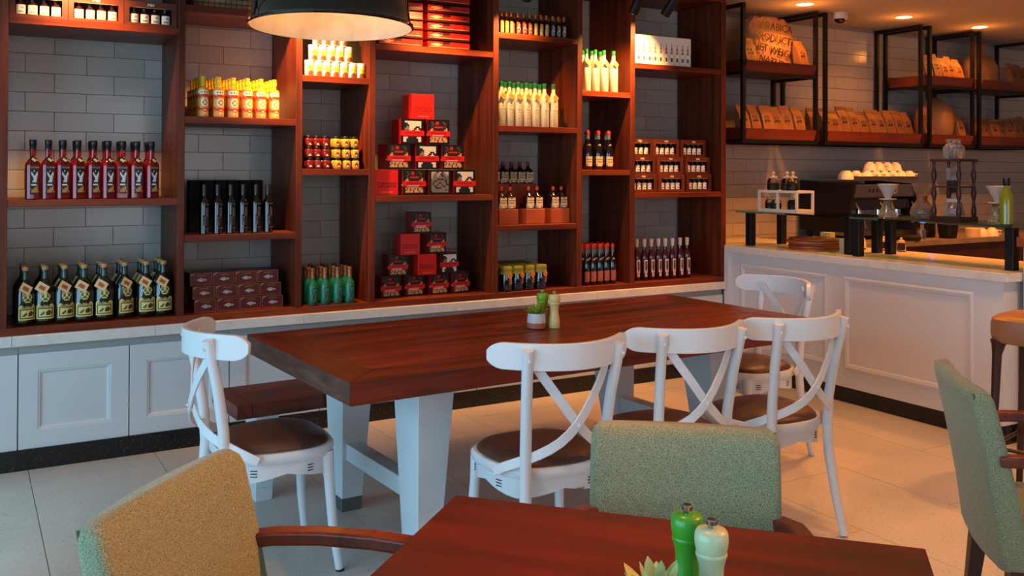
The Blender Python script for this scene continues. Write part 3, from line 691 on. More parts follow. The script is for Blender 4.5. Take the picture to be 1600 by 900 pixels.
# --- bay 2 second shelf: black bottles and their cartons
p = thing('carton', 'x', 'carton'); BLK = mat('black_card', '060607', .7, spec=.2)
MB().box(-.029, .029, 0, .06, 0, .285).obj('carton_body', BLK, p, bevel=.001, seg=1)
XB = [1.093,1.163,1.232,1.298,1.368,1.433]
fill(p, [[(x-.018, .17, 1.1005) for x in XB], ], 'tall black carton', 'second bay middle shelf', ['row behind the black bottles'], 'tall black cartons', 0, .03)
p = thing('spirit_bottle', 'x', 'bottle'); BG = mat('black_glass', '060608', .1, coat=1)
MB().lathe([(.020,0),(.0235,.004),(.0235,.165),(.021,.178),(.012,.190),(.0115,.215)], 16, sq=4).obj('glass_body', BG, p, smooth=True)
MB().lathe([(.0135,.213),(.0135,.262),(.003,.263)], 14).obj('cap', CAPB, p, smooth=True)
MB().pix(["   ggg","   gkg","   ggg","   ggg","kkkggg","wwwkkk","wkwkkk","wwkkkk","wwwkkk","wwwkkk"], .026, .095, ['g','k','w'], y=-.0243, z=.045).obj('label_print', [P('3E3E40'),P('0C0C0E'),P('55555C')], p)
MB().box(-.020, .020, -.0248, -.0240, .030, .0325).box(-.019, .019, -.0248, -.0240, .158, .1605).obj('silver_line', P('5C5C5C'), p)
fill(p, [[(x+.006, .052, 1.1005) for x in XB]], 'slim black bottle with silver print', 'second bay middle shelf', ['front row'], 'slim black bottles', math.radians(8), .05)
# --- bay 2 bottom: small dark red boxes with a fish
p = thing('fish_box', 'x', 'box'); DR = P('5E1013', .4)
MB().box(0, .117, 0, .17, 0, .068).obj('carton_body', DR, p, bevel=.001, seg=1)
q = MB(); q.pix(["               ","      www      ","    wwkwww w   ","   wwwwkwwwkww ","  wwkwwwwkwkwww","    wwwwwwwkw  ","      www      "], .060, .022, ['w','k'], x=.058, y=-.0006, z=.022)
q.obj('fish_print', [P('B9B2A6'), P('4A4440')], p)
q = MB(); q.pix(["g   g  g  g  g","g g g gg  gg g"], .040, .006, ['g'], x=.060, y=-.0006, z=.052); q.box(.002,.115,-.0005,0,.0655,.067).box(.002,.115,-.0005,0,.002,.0035).box(.002,.0035,-.0005,0,.002,.067).box(.1135,.115,-.0005,0,.002,.067)
q.obj('gold_print', [P('A5743A')], p)
q = MB(); q.add([(.004,-.0006,.052),(.026,-.0006,.066),(.016,-.0006,.066),(.004,-.0006,.058)], [(0,1,2,3)]); q.obj('gold_stripe', [P('B08A4A')], p)
rws = []
for k, (x0, y0, sp) in enumerate([(1.055, .070, .1195), (1.050, .090, .1195), (1.040, .110, .1195)]): rws.append([(x0 + i*sp, y0, .6835 + k*.0685) for i in range(4)])
fill(p, rws, 'small dark red box with fish print', 'second bay bottom', ['bottom layer','middle layer','top layer'], 'dark red fish boxes', 0, .015)
# --- bay 3 upper: white jars
p = thing('cream_jar', 'x', 'jar')
MB().lathe([(.0235,0),(.025,.003),(.025,.064),(.023,.068)], 16).obj('jar_body', P('D9D2A8', .3), p, smooth=True)
MB().lathe([(.0262,.067),(.0262,.086),(.024,.0885),(.003,.0885)], 16).obj('lid', P('E2DFC8', .35), p, smooth=True)
MB().pix(["wwwyywwwww","wwyyyygwww","wwyygyyyww","wyyyygyyww","wwwyyyywww","wwwbbbbwww","wwbbbbbbww","wwbbbbbbww","wwbbbbbbww"], .070, .058, ['w','y','g','b'], rad=.0254, z=.004).obj('label_print', [P('E8E4C4'),P('C9BE3A'),P('6E8A2A'),P('6A3A22')], p)
r3 = [[(x, .065, 1.9715) for x in [1.668+.002,1.716+.005,1.770,1.822,1.874,1.926,1.978]], [(x, .066, 2.0605) for x in [1.694,1.746,1.798,1.850,1.902]], [(x, .067, 2.1495) for x in [1.718,1.770,1.822,1.874]], [(x, .068, 2.2385) for x in [1.744,1.796,1.848]]]
fill(p, r3, 'white jar with palm print', 'third bay upper shelf', ['bottom layer','second layer','third layer','top layer'], 'white jars in a pyramid', math.radians(12), .1)
# --- bay 3 middle: small hex jars
for nm, colj, xsj, gname, lab in (('sauce_jar','6E1212',[0,1,2],'small red jars','small dark red jar'), ('honey_jar','C99A30',[3,4,5],'small yellow jars','yellow honey jar')):
    p = thing(nm, 'x', 'jar')
    MB().lathe([(.020,0),(.022,.003),(.022,.040),(.020,.046),(.017,.048)], 12, sq=3.2).obj('jar_body', mat('jar_'+colj, colj, .15, coat=.5), p, smooth=True)
    MB().lathe([(.0185,.047),(.0185,.060),(.017,.062),(.003,.062)], 12).obj('lid', CAPB, p, smooth=True)
    MB().pix(["abba","bbbb","awwa","wwww"] if nm == 'sauce_jar' else [" bb ","bbbb","bppb","appa"], .018, .024, ['a','b','w','p'], y=-.0226, z=.010).obj('label_print', [mat('jar_'+colj, colj), P('3A2018'), P('C9B29A'), P('D9A890')], p)
    XS = [1.668+.006,1.720,1.771,1.837,1.893,1.946]
    rws = [[(XS[i]+dx, .058+dy, 1.4495 + k*.0625) for i in xsj] for k, (dx, dy) in enumerate([(0,0),(-.002,.004),(.004,.030)])]
    # second file of jars behind, carrying the stack
    fill(p, rws, lab, 'third bay middle shelf', ['bottom layer','middle layer','top layer'], gname, 0, .1)
    fill(copy_tree(p, (0,0,0)), [[(XS[i], .108, 1.4495 + k*.0625) for i in xsj] for k in range(3)], lab, 'third bay middle shelf', ['back file bottom layer','back file middle layer','back file top layer'], gname, 0, .1)
# --- bay 3 bottom: green bottles
p = thing('green_bottle', 'x', 'bottle')
MB().lathe([(.024,0),(.0275,.005),(.0285,.02),(.029,.105),(.0255,.122),(.016,.138),(.0115,.148),(.0115,.165)], 18).obj('glass_body', mat('teal_green_glass', '10654A', .35, coat=.3), p, smooth=True, angle=60)
MB().lathe([(.0125,.150),(.0118,.178),(.0135,.180),(.0125,.186),(.0135,.190),(.0135,.206),(.003,.208)], 14).obj('capsule', mat('bronze_foil', '9A6A42', .35, .6), p, smooth=True)
MB().pix(["  dddd  "," dggggd ","dggggggd","        ","gdgdgdgd","        ","ggddgddg","gddkkkdd","ggdkkkdg","gddkkkgd","ddggddgg","        ","dddddddd"], .048, .088, ['d','g','k'], rad=.0294, z=.012).obj('label_print', [P('0C3A34'),P('2E7A66'),P('5A4A44')], p)
XG = [(1.690,.042),(1.763,.044),(1.838,.044),(1.908,.038)]
fill(p, [[(x, y+.066*k, .6835) for x, y in XG] for k in range(5)], 'green bottle with bronze foil neck', 'third bay bottom', ['front row','second row','third row','fourth row','back row'], 'green bottles', math.radians(12), .12)
# --- bay 4: red gift cubes
RED = P('B3120E', .35); REDD = P('8E0D0D', .4)
def cube(s_, kind):
    p = thing('gift_cube', 'x', 'gift box'); h = s_*1.03
    if kind == 'plain':
        MB().box(0, s_, 0, s_, 0, h).obj('carton_body', P('C81A10', .35), p, bevel=.001, seg=1)
        q = MB(); q.pix(["aaaa aa aaa a a aa","a a aaaa a aaa aaa","                  ","aa aaa a aa aaa aa","a aaa aa aaa a aaa"], s_*.80, s_*.20, ['a'], x=s_/2, y=-.0006, z=h*.30); q.obj('embossed_print', [P('7E0B0A')], p)
        MB().pix(["a aaaa aa aaaa"], s_*.5, s_*.03, ['a'], x=s_/2, y=-.0007, z=h*.10).obj('small_print', [P('E07A5A')], p)
        return p
    MB().box(0, s_, 0, s_, 0, h).obj('carton_body', [REDD], p, bevel=.001, seg=1)
    fr_ = MB().box(.0, s_, -.0012, 0, 0, h).obj('black_front', P('120B0B', .35), p)
    if kind == 'pasta':
        rows = ["kbkkrrkkkbkk","kkbkrrkkkkbk","kbkkkkkkkkkk","kkkrrrrrrkbk","kckkkkkkkkkc","ccbkkkkkkbcc","cbkkkkkkkkbb","rrrrrrrrrrrr","rrkrrkrrkrrr","rwwwwwwwwrrr","cbcbccbcbccb","bccbcbccbccc","cccccbcccbcc"]
        pal = ['k','b','r','c','w']; ml = [P('1B120E'),P('5A3A22'),P('A81A12'),P('B98A55'),P('E8A08A')]
    elif kind == 'portrait':
        rows = ["kwwwwwwwwwww","kkkwwwwwwwww","kkkkwwwwwwww","kkggwwwwkkkw","kgggwwwkkwkk","kgkgwwkkwwwk","rrrrrrrrrrrr","rrrkrrkrrkrr","rrrrrrrrrrrr","wwwkkkkkkwww","wwkkkkkkkkww","wwkkkkkkkkww"]
        pal = ['k','w','r','g']; ml = [P('17120F'),P('CFC2AE'),P('B8150F'),P('7A6E62')]
    else:
        rows = ["wwwgkwwkgwww","wwggwwkkggww","wgggwggkkggg","wggggggggkgg","ggggkkkkkgkg","ggkkgggggkkg","gkgggkkgggkg","gkggkggkggkk","ggkkggggkkgg","gggkkkkggggg","ggggggggggkg","kggggggggggg"]
        pal = ['k','w','g']; ml = [P('2A2420'),P('A89A88'),P('6E645A')]
    q = MB(); q.pix(rows, s_*.80, h*.84, pal, x=s_/2, y=-.0018, z=h*.08); q.obj('picture_print', ml, p)
    if kind in ('pasta', 'portrait'):
        MB().box(-.004, s_+.004, -.004, -.0022, h*.33, h*.54).obj('red_band', P('C81A12', .35), p)
        MB().pix(["aa aaa a aaa aa","a aaa aaa a aaa"], s_*.7, h*.07, ['a'], x=s_/2, y=-.0046, z=h*.42).obj('band_print', [P('8E100C')], p)
        if kind == 'pasta':
            MB().box(s_*.2, s_*.72, -.0046, -.0041, h*.355, h*.375).obj('white_line', P('E8B8A8'), p)
            MB().box(-.0012, -.0002, -.0-.0, .022, h*.36, h*.42).obj('price_sticker', P('C9C4C0'), p)
    return p
KIND = {k: cube(.145, k) for k in ('plain','pasta','portrait','car')}
for k in KIND.values(): k['_used'] = 0
desc = {'plain':'plain bright red gift cube','pasta':'gift cube with pasta picture','portrait':'gift cube with black and white portrait','car':'gift cube with grey vehicle picture'}
def putcube(kd, src, loc, lab, rz=0, sc=None):
    p = KIND[kd]
    if not p['_used'] and src == 0: p.location = loc; p['label'] = lab; p['group'] = 'red gift cubes'; p['_used'] = 1; p.rotation_euler = (0,0,rz)
    else: p = copy_tree(p, loc, rz, lab, sc=sc, group='red gift cubes')
lay = [(1.2975, [('plain',2.066),('pasta',2.242),('car',2.412),('portrait',2.580)]), (1.4485, [('pasta',2.142),('portrait',2.326),('pasta',2.499)]), (1.5995, [('portrait',2.228),('pasta',2.402)]), (1.7505, [('plain',2.308)])]
for li, (z, row) in enumerate(lay):
    for ci, (kd, x) in enumerate(row):
        putcube(kd, 0, (x, .05 + (.02 if li == 3 else 0), z), '%s, upper pyramid, %s layer, %s from left' % (desc[kd], ['bottom','second','third','top'][li], ORD[ci]))
s2 = .72
lay = [(.6835, [('pasta',2.140,.13),('pasta',2.300,.135),('pasta',2.460,.12),('pasta',2.610,.12)]), (.8095, [('pasta',2.185,.13),('plain',2.365,.10),('portrait',2.525,.12)]), (.9355, [('plain',2.250,.10),('pasta',2.440,.12)]), (1.0615, [('pasta',2.335,.12)])]
for li, (z, row) in enumerate(lay):
    for ci, (kd, x, y) in enumerate(row):
        putcube(kd, 1, (x, y, z), '%s, lower pyramid, %s layer, %s from left' % (desc[kd], ['bottom','second','third','top'][li], ORD[ci]), math.radians(-4 + 3*ci), (.84,.84,.84))
for k in KIND.values(): del k['_used']
# --- bay 4 top: flat red boxes in two stacks
p = thing('flat_gift_box', 'x', 'gift box')
MB().box(0, .285, 0, .33, 0, .044).obj('carton_body', P('A31410', .3), p, bevel=.001, seg=1)
q = MB(); q.box(.0, .285, -.0008, 0, 0, .010).box(.10, .15, -.0008, 0, .030, .044); q.obj('dark_print', P('1A0B0A', .3), p)
q = MB(); q.box(.01, .275, -.0012, -.0002, .012, .014); q.obj('gold_line', P('D9A060', .3), p)
q = MB(); q.pix([" aa         b","a  a        b"," aa         b"], .24, .014, ['a','b'], x=.14, y=-.0014, z=.020); q.obj('print', [P('E0B080'), P('7A0E0C')], p)
rws = [[(2.082 + i*.318 , .05, 2.1785 + k*.0555) for i in range(2)] for k in range(8)]
random.seed(11)
first = True
for k, row in enumerate(rws):
    for i, q in enumerate(row):
        lab = '%s flat red gift box from bottom in %s stack on top shelf' % (ORD[k], ['left', 'right'][i])
        if first: p.location = q; p['label'] = lab; p['group'] = 'flat red gift boxes'; first = False
        else: copy_tree(p, q, 0, lab, group='flat red gift boxes')
        if k:
            pass
# --- bay 5 top: twelve little bottles in four colours
for g_, (colr, cn) in enumerate([('C97A22','orange'),('B32318','red'),('C9A028','yellow'),('6E6264','mauve grey')]):
    p = thing('mini_bottle', 'x', 'bottle'); DG = mat('dark_mini_glass', '160B07', .12, coat=.6)
    MB().lathe([(.0145,0),(.016,.003),(.016,.090),(.013,.100),(.0075,.108),(.0075,.118)], 12).obj('glass_body', DG, p, smooth=True)
    MB().lathe([(.0095,.112),(.0095,.142),(.003,.143)], 12).obj('cap', mat('copper_cap', '9A5A2E', .4, .3), p, smooth=True)
    MB().pix(["aaaaaa","aawwaa","aawaaa","awwwwa","aaaaaa","aawwaa","aaaaaa"], .034, .074, ['a','w'], rad=.0165, z=.008).obj('paper_label', [P(colr), P('D9B890')], p)
    X5 = [2.915,2.950,2.985,3.034,3.078,3.122,3.166,3.208,3.249,3.298,3.342,3.385][g_*3:g_*3+3]
    fill(p, [[(x, .06, 2.3055) for x in X5], [(x+.001, .105, 2.3055) for x in X5]], 'little bottle with %s label' % cn, 'fifth bay top shelf', ['front row','second row'], 'little bottles with %s labels' % cn, math.radians(15), .1)
# --- white ceramic bottles (bay 5 and bay 6)
def white_bottle():
    p = thing('ceramic_bottle', 'x', 'bottle'); WC = mat('cream_ceramic', 'CDBF9C', .25, coat=.4)
    MB().lathe([(.024,0),(.0275,.004),(.0275,.165),(.025,.188),(.016,.212),(.0105,.228),(.0105,.256)], 16, sq=3.5).obj('bottle_body', WC, p, smooth=True, angle=60)
    MB().lathe([(.0125,.250),(.0125,.268),(.014,.270),(.014,.284),(.003,.285)], 12).obj('cap', mat('green_cap', '1F6B34', .35), p, smooth=True)
    MB().pix(["   gg   ","  gwwg  ","   gg   ","        ","gggggggg","        "," gg ggg ","        ","  g gg  ","        ","  gggg  "," g gg g ","  gggg  "], .034, .115, ['g','w'], y=-.0283, z=.035).obj('label_print', [P('8F9A6E'), P('B9B48A')], p)
    hangtag(p, .006, -.031, .205, .040, .036, 42, P('C98A3E', .5), P('B5702A', .5))
    return p
p = white_bottle()
X52 = [2.921,2.980,3.045,3.107,3.172,3.243,3.312]
fill(p, [[(x, .07, 1.7225) for x in X52], [(x+.004, .135, 1.7225) for x in X52[:6]], [(x+.012, .20, 1.7225) for x in X52[:5]]], 'cream bottle with green cap', 'fifth bay upper shelf', ['front row','second row','third row'], 'cream bottles with green caps, fifth bay', math.radians(5), .12)
fill(copy_tree(p, (0,0,0)), [[(x, .08, 1.9715) for x in [3.580,3.652,3.724,3.804]], [(x, .15, 1.9715) for x in [3.60,3.672,3.742]]], 'cream bottle with green cap and tag', 'sixth bay upper shelf', ['front row','second row'], 'cream bottles with green caps, sixth bay', math.radians(5), .15)
# --- bay 5 third shelf: little syrup bottles on orange blocks
def riser(lab, loc, w, dpt, h): 
    o = MB().box(0, w, 0, dpt, 0, h).obj('wooden_riser', M_block, None, bevel=.002, seg=1); o.location = loc; return tag(o, lab, 'riser', 'orange wooden risers')
for k, x in enumerate([2.912, 3.113, 3.305]): riser('orange wooden block under two bottles, %s from left, fifth bay' % ORD[k], (x, .075, 1.1005), .142, .11, .095)
riser('taller orange wooden block behind at left, fifth bay third shelf', (2.900, .25, 1.1005), .19, .15, .258)
riser('taller orange wooden block behind at right, fifth bay third shelf', (3.100, .25, 1.1005), .19, .15, .258)
p = thing('syrup_bottle', 'x', 'bottle'); SY = mat('dark_syrup_glass', '1C0806', .1, coat=.8)
MB().lathe([(.028,0),(.031,.003),(.031,.078),(.026,.088),(.014,.098),(.010,.106),(.010,.124)], 14, sq=4).obj('glass_body', SY, p, smooth=True)
MB().lathe([(.012,.120),(.0125,.136),(.010,.143),(.003,.144)], 12).obj('red_cap', mat('red_wax_cap', '8E2A1C', .45), p, smooth=True)
MB().pix(["cccdddccc","cccccccc "[:8]+"c","cddddddddc"[:9],"ccccccccc","cdddddddc","ccccccccc","ccccccccc","cggcccrrc","ggcccccrr"], .052, .068, ['c','d','g','r'], y=-.0318, z=.006).obj('paper_label', [P('D0BE96'),P('8A6A4A'),P('7A8A3A'),P('A85A3A')], p)
fill(p, [[(x, .118, 1.196) for x in [2.948,3.013,3.152,3.217,3.342,3.407]], [(x, .30, 1.359) for x in [2.935,3.000,3.065,3.130,3.195,3.258]], [(x, .215, 1.1005) for x in [2.95,3.02,3.16,3.225,3.30,3.37]]], 'small syrup bottle', 'fifth bay third shelf', ['front row on blocks','raised back row','low middle row'], 'small syrup bottles', math.radians(3), .06)
# --- bay 5 bottom: preserve jars with cloth tops
p = thing('preserve_jar', 'x', 'jar')
MB().lathe([(.036,0),(.040,.004),(.041,.02),(.041,.112),(.037,.124)], 18).obj('jar_glass', mat('dark_jar_glass', '17120C', .08, coat=1), p, smooth=True)
MB().lathe([(.044,.108),(.0425,.120),(.041,.128),(.043,.136),(.0425,.148),(.038,.155),(.02,.158),(.003,.159)], 18).obj('cloth_lid', noisemat('olive_cloth', [(.3,'6E6A1E'),(.7,'8F8A30')], (1,1,1), 30, 3, .8), p, smooth=True)
hangtag(p, .012, -.046, .112, .032, .034, 40, P('B5742E', .6), P('8E5A22', .6))
MB().pix([" aa ","aaaa","abaa","aaab"], .03, .036, ['a','b'], rad=.0415, x=0, z=.045).obj('paper_label', [P('A86A30'), P('6E3A1C')], p).rotation_euler = (0, 0, .45)
XP = [(2.950,.055),(3.035,.060),(3.122,.065),(3.208,.058)]
fill(p, [[(x+.01*0, y+.09*k, .6835) for x, y in XP] for k in range(4)], 'dark preserve jar with olive cloth lid', 'fifth bay bottom', ['front row','second row','third row','back row'], 'preserve jars', math.radians(8), .15)
# --- dark vinegar bottles (bay 6)
def vinegar(label_hex, sc_, cap='8E2A1C'):
    p = thing('vinegar_bottle', 'x', 'bottle'); VG = mat('black_vinegar_glass', '0A0706', .07, coat=1)
    MB().lathe([(.028,0),(.031,.004),(.031,.105),(.029,.135),(.020,.165),(.0125,.185),(.0115,.215)], 18).obj('glass_body', VG, p, smooth=True, angle=60)
    MB().lathe([(.0125,.205),(.0125,.238)], 14).obj('grey_sleeve', mat('grey_sleeve', '5A6066', .4), p, smooth=True)
    MB().lathe([(.0135,.236),(.0145,.250),(.011,.262),(.003,.264)], 12).obj('cap', mat('cap_'+cap, cap, .4), p, smooth=True)
    MB().pix([" aa ","abba","abaa"," aa "], .022, .024, ['a','b'], rad=.0215, z=.148).obj('neck_label', [P('C9A98A'), P('5A3020')], p)
    MB().pix(["aaaabbaaaa","aaaaaaaaaa","abbbbbbbba","aaaaaaaaaa","aabbbbbbaa","aaaaaaaaaa","agaaaaaara","ggaaaaarrr"], .066, .066, ['a','b','g','r'], rad=.0314, z=.024).obj('paper_label', [P(label_hex), P('8A6A4A'), P('7A7A3A'), P('7A2A1E')], p)
    p.scale = sc_; return p
p = vinegar('CDB07A', (1,1,1))
fill(p, [[(x, .07, 1.4495) for x in [3.586,3.672,3.757]], [(x, .14, 1.4495) for x in [3.625,3.705,3.785]]], 'dark bottle with cream label', 'sixth bay middle shelf', ['front row','second row'], 'dark bottles with cream labels', 0, .1)
p = vinegar('A8463A', (.80,.80,1.02), 'A8201A')
fill(p, [[(x, .055+.055*k, .6835) for x in [3.566,3.620,3.674,3.728,3.782]] for k in range(4)], 'dark bottle with red label', 'sixth bay bottom', ['front row','second row','third row','back row'], 'dark bottles with red labels', 0, .06)
# --- bay 7 top: long white carton with bottle pictures
p = thing('bottle_carton', 'long white carton printed with a row of bottles, top right bay', 'carton', (3.965, .05, 2.1785))
MB().box(0, .50, 0, .16, 0, .205).obj('carton_body', P('E3DCCB', .4), p, bevel=.001, seg=1)
for k in range(10):
    q = MB(); q.pix(["   k   ","   k   ","  rrr  ","  brb  "," brrrb ","bwwwwwb","bwwwwwb","bwkkkwb","bwkkkwb","bwwwwwb"], .038, .135, ['k','b','w','r'], x=.030+k*.049, y=-.0008, z=.018)
    q.obj('bottle_print', [P('5A3A22'),P('C9B8A0'),P('F0EADB'),P('A86A4A')], p)
# --- bay 7 middle: nine display boxes
p = display_box(.236, .122, .16, 4)
for li, (dx, z) in enumerate([(0, 1.2980), (0.004, 1.4215), (-.030, 1.545)]):
    for ci in range(3):
        x = 3.862 + dx + ci*.252
        if ci == 0: x = max(x, 3.861)
        if li == 2 and ci: x += .012
        loc = (x + .07, .06 + .02*li, z)
        lab = 'reddish display box of little jars, %s from left in %s layer, rightmost bay' % (ORD[ci], ['bottom','middle','top'][li])
        if li == 0 and ci == 0: p.location = loc; p['label'] = lab; p['group'] = 'display boxes in rightmost bay'
        else: copy_tree(p, loc, 0, lab, group='display boxes in rightmost bay')
# --- bay 7 bottom: red bottles with white caps
p = thing('vinegar_flask', 'x', 'bottle')
MB().lathe([(.023,0),(.026,.004),(.026,.150),(.024,.175),(.015,.200),(.0115,.215),(.0115,.240)], 16).obj('glass_body', mat('wine_red_glass', '35050F', .12, coat=.7), p, smooth=True, angle=60)
MB().lathe([(.0125,.232),(.0150,.285),(.003,.286)], 14).obj('white_cap', P('B9B0AE', .4), p, smooth=True)
MB().pix(["wwwwww","wgkkgw","wkkggw","wgkkkw","wkgkkw","wkkkkw","wgkkgw","wwkkww","wwwwww"," wggw "," wwww "," wgww "], .030, .118, ['w','g','k'], rad=.0265, z=.024).obj('paper_label', [P('C4B6B0'),P('7A6E6C'),P('3A2A2C')], p)
fill(p, [[(x, y+.035, .6835) for x, y in [(3.960,.082),(4.030,.076),(4.088,.066),(4.145,.060),(4.204,.054),(4.262,.050),(4.325,.048),(4.397,.050),(4.463,.052)]]], 'wine red bottle with white cap', 'rightmost bay bottom', ['front row'], 'wine red bottles with white caps', 0, .05)

# ================================================================== pendant lamp
p = thing('pendant_lamp', 'large glossy black dome pendant lamp with cream interior above the table', 'lamp', (1.224, -1.579, 1.995))
MB().lathe([(.312,0),(.318,.004),(.318,.012),(.306,.022),(.300,.06),(.294,.14),(.280,.24),(.235,.34),(.15,.40),(.05,.42),(.03,.47),(.001,.472)], 64, cap=False).obj('outer_shade', M_blackg, p, smooth=True, angle=50)
lin_m = noisemat('cream_plaster_lining', [(.3,'D9B48A'),(.5,'E6C9A0'),(.7,'EBD2AC')], (1,1,1), 9, 6, .8, 1.0, 20)
MB().lathe([(.309,.001),(.298,.03),(.292,.06),(.286,.14),(.272,.235),(.228,.33),(.145,.39),(.001,.40)][::-1], 64, cap=False).obj('inner_lining', lin_m, p, smooth=True, angle=180)
MB().lathe([(.312,0),(.309,.001)], 64, cap=False).obj('rim', M_blackg, p, smooth=True)
p.rotation_euler = (-.027*.863, .027*.505, 0)
MB().tube([(0,0,.47),(0,0,.704)], .004, 8).obj('cord', M_black, p)
MB().lathe([(.001,0),(.03,.01),(.042,.04),(.035,.07),(.018,.10),(.016,.13)], 16, cz=.27).obj('bulb', mat('warm_bulb', 'FFE0B0', emit='FFC890', es=3), p, smooth=True)
l = bpy.data.lights.new('pendant_light', 'POINT'); l.energy = 2.6; l.color = (1, .66, .40); l.shadow_soft_size = .05
lo_ = bpy.data.objects.new('pendant_light', l); COL.objects.link(lo_); lo_.location = (1.224, -1.579, 2.20)

# ================================================================== track spots aimed at the shelves
sp0 = thing('track_spotlight', 'x', 'spotlight')
MB().tube([(0,0,0),(0,0,-.17)], .032, 18).obj('lamp_body', M_black, sp0, smooth=True)
MB().tube([(0,0,-.168),(0,0,-.172)], .026, 18).obj('lens', mat('spot_lens', 'FFE0B0', emit='FFD8A0', es=3), sp0)
MB().tube([(0,0,0),(0,0,.03),(0,0,.09)], [.012,.012,.012], 10).obj('neck', M_black, sp0)
LB_ = ['black cylinder spotlight over the leftmost bay','black cylinder spotlight over the pyramid of white jars','black cylinder spotlight over the flat red gift boxes','black cylinder spotlight at top above the fifth bay','left one of two black cylinder spotlights near top right shelf bays','right one of two black cylinder spotlights near top right shelf bays']
for k, (p0, p1, e_) in enumerate(TRK):
    o = sp0 if k == 0 else copy_tree(sp0, p0, 0)
    o.location = p0; o['label'] = LB_[k]; o['group'] = 'track spotlights'
    o.rotation_euler = (Vector(p0) - Vector(p1)).to_track_quat('Z', 'Y').to_euler()
tr = MB().box(-1, 4.5, -.375, -.345, 2.66, 2.70).obj('ceiling_track', M_black); tag(tr, 'black ceiling track carrying the spotlights in front of shelves', 'track')

# ================================================================== coffee station
def downlight(x, y, lab):
    t = thing('downlight', lab, 'ceiling light', (x, y, 2.699), 0, 'round ceiling downlights')
    MB().lathe([(.062,-.003),(.075,-.004),(.076,.0)], 28).obj('trim_ring', mat('trim_white', 'D9CFC0', .5), t, smooth=True)
    MB().lathe([(.001,-.0045),(.060,-.0045),(.062,-.003)], 28).obj('lens', mat('downlight_lens', 'FFE2A8', emit='FFDC96', es=5), t)
for x, lab in ((5.43,'round glowing ceiling downlight nearest the wooden shelving'),(6.57,'middle round glowing ceiling downlight above coffee racks'),(7.58,'rightmost round glowing ceiling downlight above coffee racks')): downlight(x, -.12, lab)
# dome camera
t = thing('dome_camera', 'small white dome security camera on ceiling beside first rack', 'camera', (5.98, .02, 2.699))
MB().lathe([(.055,-.05),(.06,-.04),(.06,0)], 20).obj('housing', mat('camera_white', 'B9B2A8', .5), t, smooth=True)
MB().lathe([(.003,-.085),(.025,-.080),(.042,-.065),(.046,-.05)], 20).obj('dome_lens', M_blackg, t, smooth=True)
# racks
def rack(name, lab, x0, x1, upper, lower=True):
    t = thing('bag_rack', lab, 'rack', (x0, 0, 0), 0, None); w = x1-x0; s_ = .028
    zb, zt = 1.652, 2.685
    for xx in (0, w-s_):
        for yy in (0, .44): MB().box(xx, xx+s_, yy, yy+s_, zb, zt).obj('post', M_black, t)
        MB().box(xx, xx+s_, s_, .44, zt-s_, zt).obj('side_rail', M_black, t)
        MB().box(xx, xx+s_, s_, .44, zb, zb+s_).obj('side_rail', M_black, t)
    MB().box(s_, w-s_, 0, s_, zb, zb+s_).obj('front_rail', M_black, t)
    MB().box(s_, w-s_, .44, .44+s_, zb, zb+s_).obj('back_rail', M_black, t)
    if upper:
        MB().box(s_, w-s_, .0, s_, 2.160, 2.182).obj('front_rail', M_black, t)
        for xx in (0, w-s_): MB().box(xx, xx+s_, s_, .44, 2.160, 2.182).obj('side_rail', M_black, t)
    trays = [zb+s_] + ([2.182] if upper else [])
    for z in trays:
        tr_ = MB(); a, b_ = s_+.004, w-s_-.004
        tr_.box(a, b_, .02, .435, z, z+.008)
        tr_.add([(a,.010,z),(b_,.010,z),(b_,-.012,z+.080),(a,-.012,z+.080),(a,.022,z),(b_,.022,z),(b_,.0,z+.080),(a,.0,z+.080)], [(0,1,2,3),(5,4,7,6),(3,2,6,7),(1,0,4,5),(0,3,7,4),(2,1,5,6)])
        tr_.box(a, a+.010, .02, .435, z+.008, z+.090).box(b_-.010, b_, .02, .435, z+.008, z+.090).box(a, b_, .425, .435, z+.008, z+.10)
        tr_.obj('tray', M_tray, t)
    return t
rack('a', 'black metal bag rack with two wooden trays nearest the shelving', 4.92, 5.71, True)
rack('m', 'wide black metal bag rack with one low wooden tray', 5.79, 6.98, False)
rack('b', 'narrow black metal bag rack with two trays holding the round sack', 7.07, 7.69, True)
rack('c', 'black metal bag rack with two trays at right edge', 7.76, 8.75, True)
# kraft coffee bags
p = thing('coffee_bag', 'x', 'coffee bag')
w, dd, h = .105, .065, .265
rings = [[(-w/2,-dd/2,0),(w/2,-dd/2,0),(w/2,dd/2,0),(-w/2,dd/2,0)], [(-w/2*1.02,-dd/2*1.05,.09),(w/2*1.02,-dd/2*1.05,.09),(w/2*1.02,dd/2*1.05,.09),(-w/2*1.02,dd/2*1.05,.09)],
         [(-w/2,-dd/2*.85,.185),(w/2,-dd/2*.85,.185),(w/2,dd/2*.85,.185),(-w/2,dd/2*.85,.185)], [(-w/2*.97,-.006,.238),(w/2*.97,-.006,.238),(w/2*.97,.006,.238),(-w/2*.97,.006,.238)], [(-w/2*.97,-.004,h),(w/2*.97,-.004,h),(w/2*.97,.004,h),(-w/2*.97,.004,h)]]
MB().loft(rings).obj('bag_body', M_kraft, p)
q = MB(); q.pix(["  bb rr  ","  b  rr  ","         ","  kk kk  "," kk k k  ","         "," rr rr r ","         ","  r rrr  "], .085, .095, ['b','k','r'], y=-dd/2*1.07, z=.078); q.obj('label_print', [P('5E4A6E'),P('3A2A1C'),P('8E4A22')], p)
MB().box(-w/2*.98, w/2*.98, -.0075, .0075, .228, .245).obj('folded_top', M_kraft, p)
